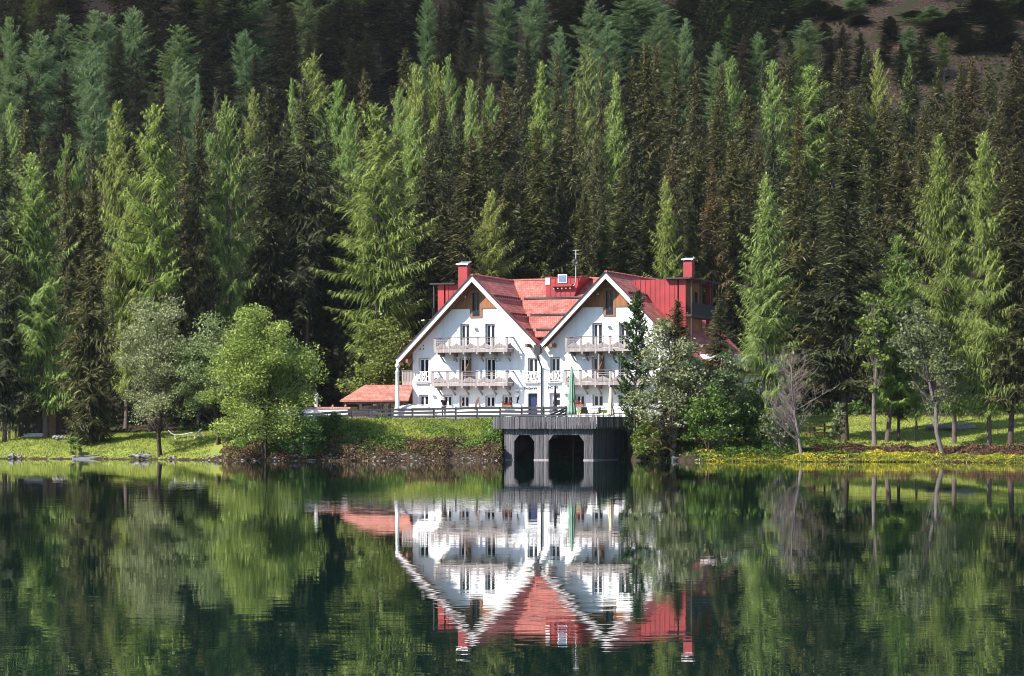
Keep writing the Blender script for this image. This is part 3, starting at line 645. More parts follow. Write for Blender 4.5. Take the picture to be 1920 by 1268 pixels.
broad('bush','low dark green bush under the right side of the round tree','bush',573,-856,broadleaf(44,4.0,2.2,0.02,36,130,0.2,3,0.35,0.8,0.8),'leaf','palebark',tint=(0.35,0.5,0.42))
broad('bush','small shrub bulging over the bank at the left end of the fence','bush',620,-830,broadleaf(45,2.6,1.6,0.0,22,120,0.18,3,0.4,0.8,0.9),'leaf','bark',tint=(0.45,0.55,0.4))
broad('bush','light green bush at the water below the lone lawn spruce','bush',140,-852,broadleaf(46,1.9,0.7,0.0,12,110,0.15,3,0.3,1.2,0.9),'leaf','bark',tint=(0.9,1.0,0.8))
broad('birch_tree','yellowish broadleaf tree behind the tiled shed','tree',716,231,broadleaf(47,9.4,3.6,0.05,60,110,0.26,3,0.2,0.9,0.8),'leaf','bark',tint=(0.75,0.72,0.62),group=SB)
broad('aspen_tree','silvery aspen with five thin pale stems right of the boathouse','tree',1262,-855,broadleaf(48,11.9,3.3,0.07,100,130,0.22,5,0.25,1.1,0.8),'aspen','palebark',tint=(1.2,1.18,1.0),group=SB)
broad('bush','leafy yellow-green bush leaning over the water right of the boathouse','bush',1222,-858,broadleaf(49,3.6,1.9,0.0,30,120,0.2,3,0.4,0.8,0.9),'leaf','bark',tint=(0.62,0.62,0.5))
broad('bush','dark green bush on the bank between the silvery aspen and leafless tree','bush',1330,-850,broadleaf(50,6.0,2.3,0.03,52,120,0.22,3,0.3,0.9,0.85),'leaf','bark',tint=(0.50,0.62,0.46))
broad('bush','tall mid-green shrub in front of the side wing','bush',1352,-840,broadleaf(51,8.2,2.0,0.2,40,110,0.22,3,0.2,1.0,0.85),'aspen','palebark',tint=(0.62,0.75,0.55))
broad('bush','pale-leaved small bush beside the leafless tree','bush',1462,-850,broadleaf(52,4.6,1.6,0.05,30,100,0.2,3,0.4,0.9,0.9),'aspen','palebark',tint=(0.8,0.82,0.68))
broad('bush','dark bush at the foot of the vivid larch','bush',1405,-842,broadleaf(53,4.6,2.0,0.0,40,120,0.22,3,0.4,0.9,0.9),'leaf','bark',tint=(0.35,0.45,0.33))
broad('rowan_tree','thin pale-stemmed young birch with yellow sprays before the broad dark spruce','tree',1640,-836,broadleaf(54,14.2,1.5,0.30,34,60,0.25,1,0.1,1.0,0.75),'leaf','greybark',tint=(0.8,0.8,0.7),group=SB)
broad('whitebeam_tree','whitish-leaved tree leaning over the lawn trunks','tree',1768,-852,broadleaf(55,12.8,2.9,0.30,52,90,0.25,1,0.1,1.0,0.75,-2.2),'aspen','greybark',tint=(0.82,0.84,0.72),group=SB)
broad('bush','pale bush by the end of the brown fence on the right','bush',1572,-836,broadleaf(56,3.6,0.9,0.1,16,80,0.2,2,0.3,0.9,0.9),'aspen','greybark',tint=(0.9,0.98,0.8))
# hedges behind the right lawn
for i,(px,D,H,Rr) in enumerate([(1615,243,1.2,3.0),(1700,243,0.8,3.0),(1790,243,1.0,3.0),(1880,243,1.5,3.2)]):
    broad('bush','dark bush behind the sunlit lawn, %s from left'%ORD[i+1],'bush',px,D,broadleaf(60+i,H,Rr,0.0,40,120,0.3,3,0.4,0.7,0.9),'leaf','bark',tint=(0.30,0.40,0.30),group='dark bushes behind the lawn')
# leafless tree
def bare_tree(seed,H):
    rng=random.Random(seed); tr=MB(); tw=MB()
    def grow(mb,p,d,L,r,dep):
        pts=[p]; q=p; dd=d
        for i in range(4):
            dd=(dd+Vector((rng.gauss(0,0.10),rng.gauss(0,0.10),rng.gauss(0.05,0.06)))).normalized(); q=q+dd*(L/4); pts.append(q)
        mb.tube(pts,[r*(1-0.16*i) for i in range(5)],4 if dep<2 else 3,False)
        if dep>=3: return
        n=[0,7,4][dep] if dep else 0
        for k in range(n):
            i=rng.randint(1,4); a=rng.uniform(0,6.28); s=pts[i]
            nd=(dd*0.8+Vector((math.cos(a),math.sin(a),rng.uniform(0.0,0.7)))*0.8).normalized()
            grow(tw,s,nd,L*rng.uniform(0.35,0.6),r*0.42,dep+1)
    axis=[Vector((0,0,0)),Vector((-0.25,0,H*0.2)),Vector((-0.55,0.05,H*0.42)),Vector((-0.75,0,H*0.66)),Vector((-0.8,0,H*0.86)),Vector((-0.75,0,H))]
    tr.tube(axis,[0.15,0.125,0.10,0.07,0.035,0.012],7)
    for k in range(42):
        t=rng.uniform(0.14,0.95); f=t*5; i=min(4,int(f)); p=axis[i].lerp(axis[i+1],f-i); a=rng.uniform(0,6.28)
        L=(1.0-t)**0.7*3.3*rng.uniform(0.6,1.1)+0.35
        grow(tr,p,Vector((math.cos(a),math.sin(a),rng.uniform(0.35,0.95))).normalized(),L,0.012+0.013*L,1)
    return tr,tw
D=Dat(1503,857); t=thing('bare_tree','leafless tree with purplish grey twigs among yellow flowers','tree',(gx(1503,D),D,g1(gx(1503,D),D)-0.05))
a_,b_=bare_tree(3,8.3); a_.build('trunk',M['deadbark'],t); b_.build('twigs',M['deadbark'],t)

# the forest goes on to both sides beyond the photographed strip: one mass
def side_forest():
    rgf=np.random.default_rng(77); vs=[];qs=[];va=[];off=0
    src=[]
    for kind,idx,share in (('spruce',1,0.16),('spruce',7,0.16),('larch',1,0.10)):
        me=VAR[kind][idx][1]; n=len(me.vertices); co=np.empty(n*3,dtype=np.float32); me.vertices.foreach_get('co',co); co=co.reshape(-1,6,3)
        k=rgf.random(len(co))<share; c=co[k]; mid=c.mean(1,keepdims=True); c=mid+(c-mid)*1.7; src.append((c,VAR[kind][idx][2]))
    for s in (-1,1):
        for i in range(95):
            D=rgf.uniform(245,520); X=s*(0.2030*D+rgf.uniform(5,95)); z=float(gz(np.array([X]),np.array([D]))[0])
            c,H0=src[rgf.choice(3,p=[0.45,0.35,0.2])]; a=rgf.uniform(0,6.28); f=rgf.uniform(0.7,1.1)
            x=c[...,0]*math.cos(a)-c[...,1]*math.sin(a); y=c[...,0]*math.sin(a)+c[...,1]*math.cos(a)
            P=np.stack([x*f+X,y*f+D,c[...,2]*f+z],-1).reshape(-1,3); m_=len(c)
            b=np.arange(m_)[:,None]*6+off; q=np.concatenate([b+np.array([[0,1,3,2]]),b+np.array([[2,3,5,4]])],1).reshape(-1,4)
            vs.append(P);qs.append(q);va.append(np.repeat(np.clip(rgf.normal(0.5,0.2,m_),0,1),2));off+=len(P)
    o=link('forest',quads_mesh('forest',np.concatenate(vs),np.concatenate(qs),np.concatenate(va)),M['spruce']); o.color=(0.95,1.1,0.85,1)
    tag(o,'conifer forest going on over the slopes at both sides',None,kind='stuff')
side_forest()
# ------------------------------------------------------------------ the hotel (local frame: x along the facade, y into the building, z up)
A=R(22); ca,sa=math.cos(A),math.sin(A); HO=Vector((gx(1015,220),220,0))
def hx(px,py,v=0.0):
    """photo pixel on the plane y=v of the hotel -> local x, z"""
    k=(px-960)/F; u=(k*(HO.y+v*ca)-HO.x-v*sa)/(ca+k*sa); Y=HO.y-u*sa+v*ca
    return u, CH+(HY-py)/F*Y
hotel=thing('hotel_building','white twin-gabled lakeside hotel with red tiled roofs and timber balconies','hotel',HO,-A)
UL,UR,CL,CR,ZR=-12.3,12.8,-6.05,6.4,16.05      # wall ends, gable centres, ridge height (top of tiles)
DEP=17.0; OH=1.2; TH=0.30; PT=1.0              # depth, front overhang, slab thickness, pitch
VZ=ZR-PT*6.05                                  # valley height
def rz(u):                                     # roof top surface of the two gables
    return ZR-PT*min(abs(u-CL),abs(u-CR))
# window list: (x0,x1,y0,y1) of the glazing in the photograph
WIN=[(786,803,673,716,'f'),(862.5,878.5,673,720,'d'),(911.5,928,673,720,'d'),(990.5,1007.5,672,716,'f'),
     (863.7,879.2,608.6,656,'d'),(911,927.3,608.6,656,'d'),
     (786.3,802.5,742,760.5,'w'),(831,846,743,762.5,'w'),(862.5,878.5,743.5,763,'w'),(910.5,927,743.5,763,'w'),(943.5,960,743,761,'w'),
     (1032.5,1049,671.5,715,'f'),(1111,1128.5,671,718,'d'),(1161,1178,671,718,'d'),(1111.5,1128.7,607.3,654,'d'),(1162,1179,607.3,654,'d'),
     (1079.5,1095,741.5,760,'w'),(1112,1130,741.5,762,'w'),(1161,1178,741.5,762,'w'),(1205,1222,741.5,762,'w'),(1212,1229,671,718,'f')]
ATT=[(884.6,901.6,549,594),(1134.5,1152,544,591)]
DOORS=[(990,1007.5,738.5,784,'b'),(1031,1049.5,737.5,784,'w')]
cuts=[]
def rect(w,pad=0.0):
    x0,z1=hx(w[0],w[2]); x1,z0=hx(w[1],w[3]); return x0-pad,x1+pad,z0-pad,z1+pad
ZG=2.6
body=MB()
pf=[(UL,ZG),(UR,ZG),(UR,rz(UR)-TH),(CR,ZR-TH-0.02),(0.18,VZ-TH),(CL,ZR-TH-0.02),(UL,rz(UL)-TH)]
body.prism([(x,0,z-(0.12 if i>1 else 0)) for i,(x,z) in enumerate(pf)],(0,DEP,0))
bo=body.build('wall',M['plaster'],hotel)
cm=MB()
for w in WIN: a,b,c,d=rect(w,0.06); cm.box(a,b,-0.2,0.34,c,d)
for w in DOORS: a,b,c,d=rect(w,0.04); cm.box(a,b,-0.2,0.5,c,d)
for w in ATT: a,b,c,d=rect(w,0.0); cm.box(a,b,-0.2,0.34,c,d)
co_=cm.build('cutter',None,hotel)
md=bo.modifiers.new('cut','BOOLEAN'); md.object=co_; md.operation='DIFFERENCE'; md.solver='EXACT'
dg=bpy.context.evaluated_depsgraph_get(); dg.update()
nm=bpy.data.meshes.new_from_object(bo.evaluated_get(dg)); bo.modifiers.clear(); old=bo.data; bo.data=nm; bpy.data.meshes.remove(old)
nm.materials.clear(); nm.materials.append(M['plaster']); add_uv(nm)
cmesh=co_.data; bpy.data.objects.remove(co_); bpy.data.meshes.remove(cmesh)
# windows
for w in WIN:
    a,b,c,d=rect(w); f=MB(); y=0.22
    fw=0.085
    f.box(a,a+fw,y,y+0.09,c,d); f.box(b-fw,b,y,y+0.09,c,d); f.box(a+fw,b-fw,y,y+0.09,d-fw,d); f.box(a+fw,b-fw,y,y+0.09,c,c+fw)
    m_=(a+b)/2; f.box(m_-0.065,m_+0.065,y-0.01,y+0.088,c+fw,d-fw)
    # moulded surround proud of the plaster
    s=0.14 if w[4]!='w' else 0.10; L=0.30 if w[4]!='w' else 0.22
    f.box(a-L,a-0.06,-0.045,0.0,c-0.02,d+s); f.box(b+0.06,b+s,-0.045,0.0,c-0.02,d+s); f.box(a-0.06,b+0.06,-0.045,0.0,d+0.06,d+s)
    f.box(a-L-0.05,b+s+0.05,-0.10,0.0,c-0.12,c-0.02)
    wo=f.build('window',M['trim'],hotel)
    g=MB(); g.box(a+fw,m_-0.065,y+0.04,y+0.06,c+fw,d-fw); g.box(m_+0.065,b-fw,y+0.04,y+0.06,c+fw,d-fw); g.build('pane',M['glass'],wo)
    if w[4]=='w' and w[0] in (862.5,943.5):
        lp=MB(); xx=m_-0.25 if w[0]==862.5 else b-0.2
        lp.ball((xx,0.14,d-0.45),0.085,8,6,(1,1,1.35)); lp.tube([(xx,0.14,d-0.35),(xx,0.14,d)],0.008,4); lp.build('hanging_lamp',M['amber'],wo)
for w in ATT:
    a,b,c,d=rect(w); f=MB(); y=0.04; fw=0.10
    f.box(a-0.14,a+fw,-0.075,y+0.1,c-0.1,d+0.12); f.box(b-fw,b+0.14,-0.075,y+0.1,c-0.1,d+0.12); f.box(a+fw,b-fw,-0.075,y+0.1,d-0.05,d+0.12)
    f.box(a+fw,b-fw,-0.075,y+0.1,c-0.1,c+0.05); m_=(a+b)/2; f.box(m_-0.04,m_+0.04,y,y+0.1,c+0.05,d-0.05)
    wo=f.build('window',M['wood'],hotel); g=MB(); g.box(a+fw,m_-0.04,y+0.06,y+0.08,c+0.05,d-0.05); g.box(m_+0.04,b-fw,y+0.06,y+0.08,c+0.05,d-0.05); g.build('pane',M['glass'],wo)
    rl=MB(); rl.box(a+fw,b-fw,-0.09,-0.076,c+0.55,c+0.58); rl.box(a+fw,b-fw,-0.09,-0.076,c+0.05,c+0.5); rl.build('lower_pane',M['glass'],wo)
for w in DOORS:
    a,b,c,d=rect(w); f=MB(); f.box(a,b,0.30,0.36,c,d); f.box(a+0.1,b-0.1,0.27,0.30,c+0.2,c+1.0); f.box(a+0.1,b-0.1,0.27,0.30,c+1.15,d-0.12)
    do=f.build('door',M['door'] if w[4]=='b' else M['trim'],hotel); do['label']='dark blue entrance door' if w[4]=='b' else 'white entrance door'
    g=MB(); g.box(b-0.18,b-0.13,0.22,0.27,c+0.95,c+1.1); g.build('handle',M['zinc'],do)
    s=MB(); s.box(a-0.28,a-0.04,-0.045,0,c,d+0.16); s.box(b+0.04,b+0.14,-0.045,0,c,d+0.16); s.box(a-0.04,b+0.04,-0.045,0,d+0.04,d+0.16); s.build('door_frame',M['trim'],hotel)
# brown board cladding of the gable tops (with the attic window left free)
for cx,w in ((CL,ATT[0]),(CR,ATT[1])):
    a,b,c,d=rect(w); _,zc=hx(892,577) if cx==CL else hx(1143,573.5)
    top=ZR-TH-0.12; mb=MB(); e=0.15; y0=-0.06
    def X(z): return top-z                         # half width of the gable at height z
    mb.prism([(cx-X(zc),y0,zc),(a-e,y0,zc),(a-e,y0,min(d+.13,top-(cx-(a-e)))),(a-e,y0,top-(cx-(a-e)))],(0,0.058,0))
    mb.prism([(b+e,y0,zc),(cx+X(zc),y0,zc),(b+e,y0,top-((b+e)-cx))],(0,0.058,0))
    zt=d+0.13
    mb.prism([(a-e,y0,zt),(b+e,y0,zt),(b+e,y0,top-((b+e)-cx)),(cx,y0,top),(a-e,y0,top-(cx-(a-e)))],(0,0.058,0))
    mb.build('gable_cladding',M['cladding'],hotel)
    st=MB(); st.box(cx-X(zc)-0.05,a-e,-0.09,-0.0,zc-0.10,zc); st.box(b+e,cx+X(zc)+0.05,-0.09,-0.0,zc-0.10,zc)
    st.box(cx-0.9,cx+0.9,-0.55,-0.36,top-0.62,top-0.42); st.build('gable_beam',M['wood'],hotel)
    for sx in (-1.18,0.98):
        lm_=MB(); xx=cx+sx+0.1; lm_.lathe([(0.16,0),(0.10,0.10),(0.03,0.18)],10,(xx,-0.22,d-0.42)); lm_.tube([(xx,-0.22,d-0.25),(xx,-0.06,d-0.2)],0.02,5); lm_.build('gable_lamp',M['white'],hotel)
# roofs: slabs with tiles, soffit below
def slab(name,corners,mat,parent,thick=TH,soff=True):
    """corners: 3-D polygon of the top surface, counter-clockwise seen from above"""
    P=[Vector(p) for p in corners]; n=Vector((0,0,0))
    for i in range(len(P)): n+=P[i].cross(P[(i+1)%len(P)])
    n.normalize()
    if n.z<0: P.reverse(); n=-n
    mb=MB(); mb.prism([p-n*0.09 for p in P],n*0.09); o=mb.build(name,mat,parent)
    if soff:
        c=sum(P,Vector())/len(P); m2=MB(); m2.prism([p+(c-p)*0.004-n*thick for p in P],n*(thick-0.094)); m2.build('soffit',M['soffit'],o)
    return o
E_L=-13.3; E_R=13.75
g1_=slab('roof',[(CL,-OH,ZR),(CL,DEP+0.8,ZR),(E_L,DEP+0.8,rz(E_L)),(E_L,-OH,rz(E_L))],M['tile'],hotel)
g2_=slab('roof',[(CL,-OH,ZR),(CL,DEP+0.8,ZR),(-0.02,DEP+0.8,rz(-0.02)),(-0.02,-OH,rz(-0.02))],M['tile'],hotel)
g3_=slab('roof',[(CR,-OH,ZR),(CR,DEP+0.8,ZR),(0.37,DEP+0.8,rz(0.37)),(0.37,-OH,rz(0.37))],M['tile'],hotel)
g4_=slab('roof',[(CR,-OH,ZR),(CR,DEP+0.8,ZR),(E_R,DEP+0.8,rz(E_R)),(E_R,-OH,rz(E_R))],M['tile'],hotel)
VM=8.4; PM=5.45/8.4
def zm(v): return ZR+0.03-PM*(VM-v)
g5_=slab('roof',[(CL+0.0,VM,zm(VM)),(CR,VM,zm(VM)),(0.95,0.0,zm(0.0)),(-0.60,0.0,zm(0.0))],M['tile'],hotel,0.12,False)
g5_['label']='lighter main roof between the two gables'
bk=slab('roof',[(CL,VM,ZR+0.03),(CR,VM,ZR+0.03),(CR,DEP,ZR-5.4),(CL,DEP,ZR-5.4)],M['tile'],hotel,0.12,False)
# ridge tiles and snow guards
def ridge(p,q,par,r=0.13):
    mb=MB(); p=Vector(p);q=Vector(q); n=int((q-p).length/0.38)
    for i in range(n):
        a=p.lerp(q,i/n); b=p.lerp(q,(i+1.12)/n); mb.tube([a,b],[r,r*0.82],8)
    mb.build('ridge_tiles',M['tile'],par)
ridge((CL,-OH-0.05,ZR+0.02),(CL,VM,ZR+0.02),g1_); ridge((CR,-OH-0.05,ZR+0.02),(CR,DEP,ZR+0.02),g4_); ridge((CL,VM,ZR+0.06),(CR,VM,ZR+0.06),g5_)
def guard(p,q,par,step=0.42):
    mb=MB(); p=Vector(p);q=Vector(q); n=max(2,int((q-p).length/step)); up=Vector((0,0,0.16))
    mb.tube([p+up*1.1,q+up*1.1],0.055,6); mb.tube([p+up*0.5,q+up*0.5],0.04,6)
    for i in range(n+1):
        a=p.lerp(q,i/n); mb.bar(a,a+up*1.6,0.07,0.07)
    mb.build('snow_guard',M['darkmetal'],par)
for dz in (1.95,3.55,4.95):                                     # right slope of the left gable + main slope
    u=CL+dz/PT; vv=VM-(dz)/PM
    ulim_l=CL+PM*(VM-max(vv,0))/PT; 
    guard((u,-OH+0.35,ZR-dz+0.02),(u,max(0.2,VM-dz*PT/PM*1.0)-0.1,ZR-dz+0.02),g2_)
    guard((CL+dz+0.35,vv,ZR-dz+0.05),(CR-dz-0.25,vv,ZR-dz+0.05),g5_)
for dz in (1.95,5.6): guard((CR+dz,-OH+0.35,ZR-dz+0.02),(CR+dz,3.9,ZR-dz+0.02),g4_)
for dz in (1.95,5.6): guard((CL-dz,-OH+0.35,ZR-dz+0.02),(CL-dz,3.9,ZR-dz+0.02),g1_)
# bargeboards
for c,e in ((CL,E_L),(CL,-0.02),(CR,0.37),(CR,E_R)):
    p=Vector((c,-OH-0.03,ZR-0.05)); q=Vector((e,-OH-0.03,rz(e)-0.05)); h=0.52
    mb=MB(); mb.prism([p,q,q+Vector((0,0,-h)),p+Vector((0,0,-h))],(0,-0.07,0)); mb.build('bargeboard',M['barge'],hotel)
    m2=MB(); dn=Vector((0,-0.10,0.06)); m2.bar(p+dn,q+dn,0.14,0.07); m2.build('verge_flashing',M['darkmetal'],hotel)
    # purlin ends carrying the overhang and a rafter behind the board
    m3=MB(); o=Vector((0,0.12,-0.36)); m3.bar(p+o,q+o,0.10,0.30); o=Vector((0,0.72,-0.36)); m3.bar(p+o,q+o,0.10,0.26)
    zz=rz(e)-0.62; sgn=1 if e<c else -1
    m3.bar((e+sgn*0.95,-OH+0.05,zz+0.42),(e+sgn*0.95,0.0,zz+0.42),0.22,0.30)
    m3.build('rafter',M['wood'],hotel)
# gutter box and downpipe in the valley
u0,_=hx(1009,640,-OH)
mb=MB(); mb.box(-0.10,0.46,-OH-0.28,-0.95,VZ-0.85,VZ-0.12); mb.prism([(-0.10,-OH-0.28,VZ-0.85),(0.46,-OH-0.28,VZ-0.85),(0.24,-OH-0.28,VZ-1.1),(0.12,-OH-0.28,VZ-1.1)],(0,0.3,0)); mb.build('gutter_box',M['darkmetal'],hotel)
mb=MB(); mb.tube([(0.18,-OH-0.1,VZ-1.0),(0.16,-OH-0.05,VZ-1.25),(0.06,-0.14,VZ-2.0),(0.06,-0.14,3.4)],0.07,8); mb.build('downpipe',M['darkmetal'],hotel)
for e,nm_ in ((E_L,0),(E_R,0)):
    mb=MB(); mb.tube([(e,-OH,rz(e)-0.1),(e,DEP,rz(e)-0.1)],0.09,8); mb.build('gutter',M['darkmetal'],hotel)
# balconies
def balcony(x0,x1,zf,depth,nb,name='balcony',side=True):
    """timber balcony from local x0 to x1, floor top zf"""
    f=MB(); f.box(x0,x1,-depth+0.06,-0.002,zf-0.16,zf); f.box(x0-0.08,x1+0.08,-depth-0.03,-depth+0.058,zf-0.24,zf+0.06)
    f.box(x0-0.08,x0-0.001,-depth+0.06,-0.003,zf-0.24,zf+0.06); f.box(x1+0.001,x1+0.08,-depth+0.06,-0.003,zf-0.24,zf+0.06)
    b=f.build(name,M['balcony'],hotel)
    hr=MB(); zr_=zf+1.02; hr.box(x0-0.12,x1+0.12,-depth-0.07,-depth+0.09,zr_,zr_+0.07); hr.box(x0-0.12,x0+0.03,-depth+0.092,-0.004,zr_,zr_+0.07); hr.box(x1-0.03,x1+0.12,-depth+0.092,-0.004,zr_,zr_+0.07)
    hr.build('handrail',M['rail'],b)
    xs_=[x0+(x1-x0)*i/nb for i in range(nb+1)]
    for x in xs_:
        p=MB(); p.box(x-0.11,x+0.11,-depth-0.02,-depth+0.07,zf+0.062,zr_-0.002); p.build('baluster_post',M['balcony'],b)
    def panel(P,Q,face):
        # lower half: chevron boards; upper half: two thin rails
        P=Vector(P);Q=Vector(Q); mb=MB(); d=(Q-P); L=d.length; d/=L; up=Vector((0,0,1)); n=int(L/0.17)
        H=0.50
        mb.prism([P+up*0.08,Q+up*0.08,Q+up*(0.30),P+d*(L/2)+up*(H+0.06),P+up*(0.30)],Vector(face)*0.03)
        for k in range(5):
            s=k/5
            for sg in (-1,1):
                m0=P+d*(L/2)+d*(sg*L/2*(1-s)) ; 
                a=m0+up*(0.10+0.0*s); b_=P+d*(L/2)+up*(0.12+0.44*(1-s)) 
                mb.bar(a-Vector(face)*0.02,b_-Vector(face)*0.02,0.035,0.055)
        mb.bar(P+up*0.66,Q+up*0.66,0.03,0.04); mb.bar(P+up*0.82,Q+up*0.82,0.03,0.04)
        mb.build('railing_panel',M['balcony'],b)
    for i in range(nb): panel((xs_[i]+0.11,-depth+0.01,zf),(xs_[i+1]-0.11,-depth+0.01,zf),(0,1,0))
    if side:
        panel((x1,-depth+0.1,zf),(x1,-0.02,zf),(-1,0,0)); panel((x0,-depth+0.1,zf),(x0,-0.02,zf),(1,0,0))
    nbk=nb+1
    for i in range(nbk):
        x=x0+0.25+(x1-x0-0.5)*i/(nbk-1); k=MB(); k.bar((x,-depth-0.12,zf-0.33),(x,0,zf-0.33),0.14,0.18); k.bar((x,-depth*0.6,zf-0.50),(x,0,zf-0.50),0.13,0.15); k.bar((x,-depth*0.55,zf-0.50),(x,0,zf-1.0),0.10,0.12); k.build('bracket',M['balcony'],b)
    return b
BD=1.45
for (p0,p1,py,D_) in ((815.5,955,656.5,0),(811,955,719.5,0),(1062,1204,654.5,0),(1060,1206,717.5,0)):
    x0,z=hx(p0,py,-BD); x1,_=hx(p1-5,py,-BD); balcony(x0,x1,z,BD,5)
# side veranda on the left wall
b=MB(); x0,z=hx(748,717,2.0); b.box(UL-1.5,UL-0.002,1.2,9,z-0.2,z); b.box(UL-1.58,UL-1.5,1.2,9,z-0.26,z+0.05); b.box(UL-1.5,UL-0.002,1.12,1.198,z-0.26,z+0.05)
vb=b.build('side_balcony',M['balcony'],hotel)
r_=MB(); r_.box(UL-1.6,UL-0.003,1.08,1.22,z+1.0,z+1.07); r_.box(UL-1.6,UL-1.46,1.222,9,z+1.0,z+1.07); r_.build('handrail',M['rail'],vb)
r_=MB()
for i in range(11):
    x=UL-1.55+i*0.15
    r_.box(x,x+0.11,1.14,1.17,z+0.052,z+0.998)
r_.box(UL-1.57,UL-1.44,1.13,1.23,z+0.051,z+0.999)
for i in range(7): r_.box(UL-1.56,UL-1.53,1.4+i*1.05,2.2+i*1.05,z+0.055,z+0.9)
r_.build('railing_panel',M['balcony'],vb)
# french balcony railings (white, X pattern)
for (p0,p1,y0,y1) in ((776,805,697,715.5),(980.5,1011,696.5,715),(1023,1052.5,695.5,714.5),(1206,1235,695.5,714.5)):
    x0,z1=hx(p0,y0,-0.2); x1,z0=hx(p1,y1,-0.2); mb=MB(); y=-0.2
    mb.box(x0,x1,y,y+0.05,z1-0.05,z1); mb.box(x0,x1,y,y+0.05,z0,z0+0.06)
    xm=(x0+x1)/2; e=(x1-x0)/2
    xsx=[x0+0.02,x0+0.30,xm-0.06,xm+0.06,x1-0.30,x1-0.02]
    for x in xsx: mb.box(x-0.03,x+0.03,y+0.001,y+0.049,z0+0.061,z1-0.051)
    for a,b2 in ((x0+0.33,xm-0.09),(xm+0.09,x1-0.33)):
        mb.bar((a,y+0.02,z0+0.08),(b2,y+0.02,z1-0.07),0.03,0.07); mb.bar((a,y+0.032,z1-0.07),(b2,y+0.032,z0+0.08),0.03,0.07)
    for a in (x0+0.02,x1-0.3): mb.bar((a,y+0.02,z0+0.35),(a+0.28,y+0.02,z1-0.32),0.03,0.05)
    mb.box(x0+0.1,x0+0.16,y+0.051,-0.045,z1-0.05,z1-0.01); mb.box(x1-0.16,x1-0.1,y+0.051,-0.045,z1-0.05,z1-0.01)
    mb.build('french_balcony',M['trim'],hotel)
    mb=MB(); mb.box(x0+0.1,x1-0.1,-0.2,-0.046,z0-0.2,z0-0.12); mb.build('sill',M['concrete'],hotel)
# privacy screens on the lower balconies
for px in (882.5,1132):
    x,z0=hx(px,719 if px<1000 else 717,-0.05); _,z1=hx(px,676 if px<1000 else 672,-0.05)
    mb=MB(); mb.prism([(x,-BD+0.15,z0+0.01),(x,-0.01,z0+0.01),(x,-0.01,z1+0.25),(x,-BD+0.15,z0+1.15)],(0.05,0,0)); mb.build('privacy_screen',M['wood'],hotel)
    mb=MB(); mb.box(x-0.02,x+0.07,-BD+0.06,-BD+0.148,z0+0.01,z1+0.35); mb.build('screen_post',M['balcony'],hotel)
# ventilation holes in threes, wall lamps
for px,py in ((791,652),(992,648),(1037,648.5)):
    for dx,dy in ((-3,2.5),(3,2.5),(3,-4)):
        mb=MB(); x,z=hx(px+dx,py+dy); mb.box(x-0.055,x+0.055,-0.012,-0.001,z-0.06,z+0.06); mb.build('vent_hole',M['black'],hotel)
for px,py in ((892,615),(1142,611),(850,675),(936,675),(1097,672),(814,741.5),(1061,737.5),(795,601)):
    x,z=hx(px,py); mb=MB(); mb.box(x-0.05,x+0.05,-0.06,-0.002,z-0.02,z+0.10); mb.prism([(x-0.17,-0.30,z-0.06),(x+0.17,-0.30,z-0.06),(x+0.13,-0.30,z+0.05),(x-0.13,-0.30,z+0.05)],(0,0.24,0)); mb.build('wall_lamp',M['zinc'],hotel)
x,z=hx(971,741); mb=MB(); mb.lathe([(0.12,0),(0.22,0.12),(0.24,0.26),(0.10,0.36)],10,(x,-0.28,z-0.16)); mb.tube([(x,-0.28,z+0.2),(x,-0.28,z+0.45),(x,-0.02,z+0.45)],0.03,6); mb.lathe([(0.05,0.5),(0.26,0.56),(0.2,0.66),(0.04,0.7)],10,(x,-0.28,z-0.16)); mb.build('lantern',M['white'],hotel)
x,z=hx(971,749); mb=MB(); y=-0.03
mb.prism([(x-0.10,y,z-0.34),(x+0.02,y,z-0.34),(x+0.03,y,z-0.10),(x+0.12,y,z+0.02),(x+0.10,y,z+0.20),(x+0.15,y,z+0.32),(x-0.04,y,z+0.34),(x-0.14,y,z+0.26),(x-0.04,y,z+0.18),(x-0.08,y,z-0.02)],(0,0.028,0)); mb.build('figure_plaque',M['black'],hotel)
# lettering on the wall
def letters(body_,px0,px1,py0,py1,mat):
    cu=bpy.data.curves.new('letters','FONT'); cu.body=body_; cu.extrude=0.012; cu.resolution_u=3; cu.offset=0.018
    o=bpy.data.objects.new('tmp',cu); C.objects.link(o); dg=bpy.context.evaluated_depsgraph_get(); dg.update()
    me=bpy.data.meshes.new_from_object(o.evaluated_get(dg)); bpy.data.objects.remove(o)
    xs_=[v.co.x for v in me.vertices]; ys_=[v.co.y for v in me.vertices]
    x0,z1=hx(px0,py0); x1,z0=hx(px1,py1); sx_=(x1-x0)/(max(xs_)-min(xs_)); sz_=(z1-z0)/(max(ys_)-min(ys_)); ax_,ay_=min(xs_),min(ys_)
    for v in me.vertices:
        c=v.co.copy(); v.co=Vector((x0+(c.x-ax_)*sx_,-0.016-c.z,z0+(c.y-ay_)*sz_))
    me.materials.clear(); return link('wall_lettering',me,mat,hotel)
M['letter']=principled('dark slate lettering',(0.02,0.028,0.04),0.7,0.05,3,0)
letters('Restaurant',983.2,1007.8,724.6,730.6,M['letter']); letters('HOTEL',1027.8,1048.5,723.8,730,M['letter'])
x,z=hx(1046,748.5); mb=MB(); mb.box(x-0.2,x+0.28,0.25,0.27,z+0.12,z+0.42); mb.box(x-0.2,x+0.28,0.25,0.27,z-0.5,z-0.06); mb.build('door_window',M['glass'],hotel)
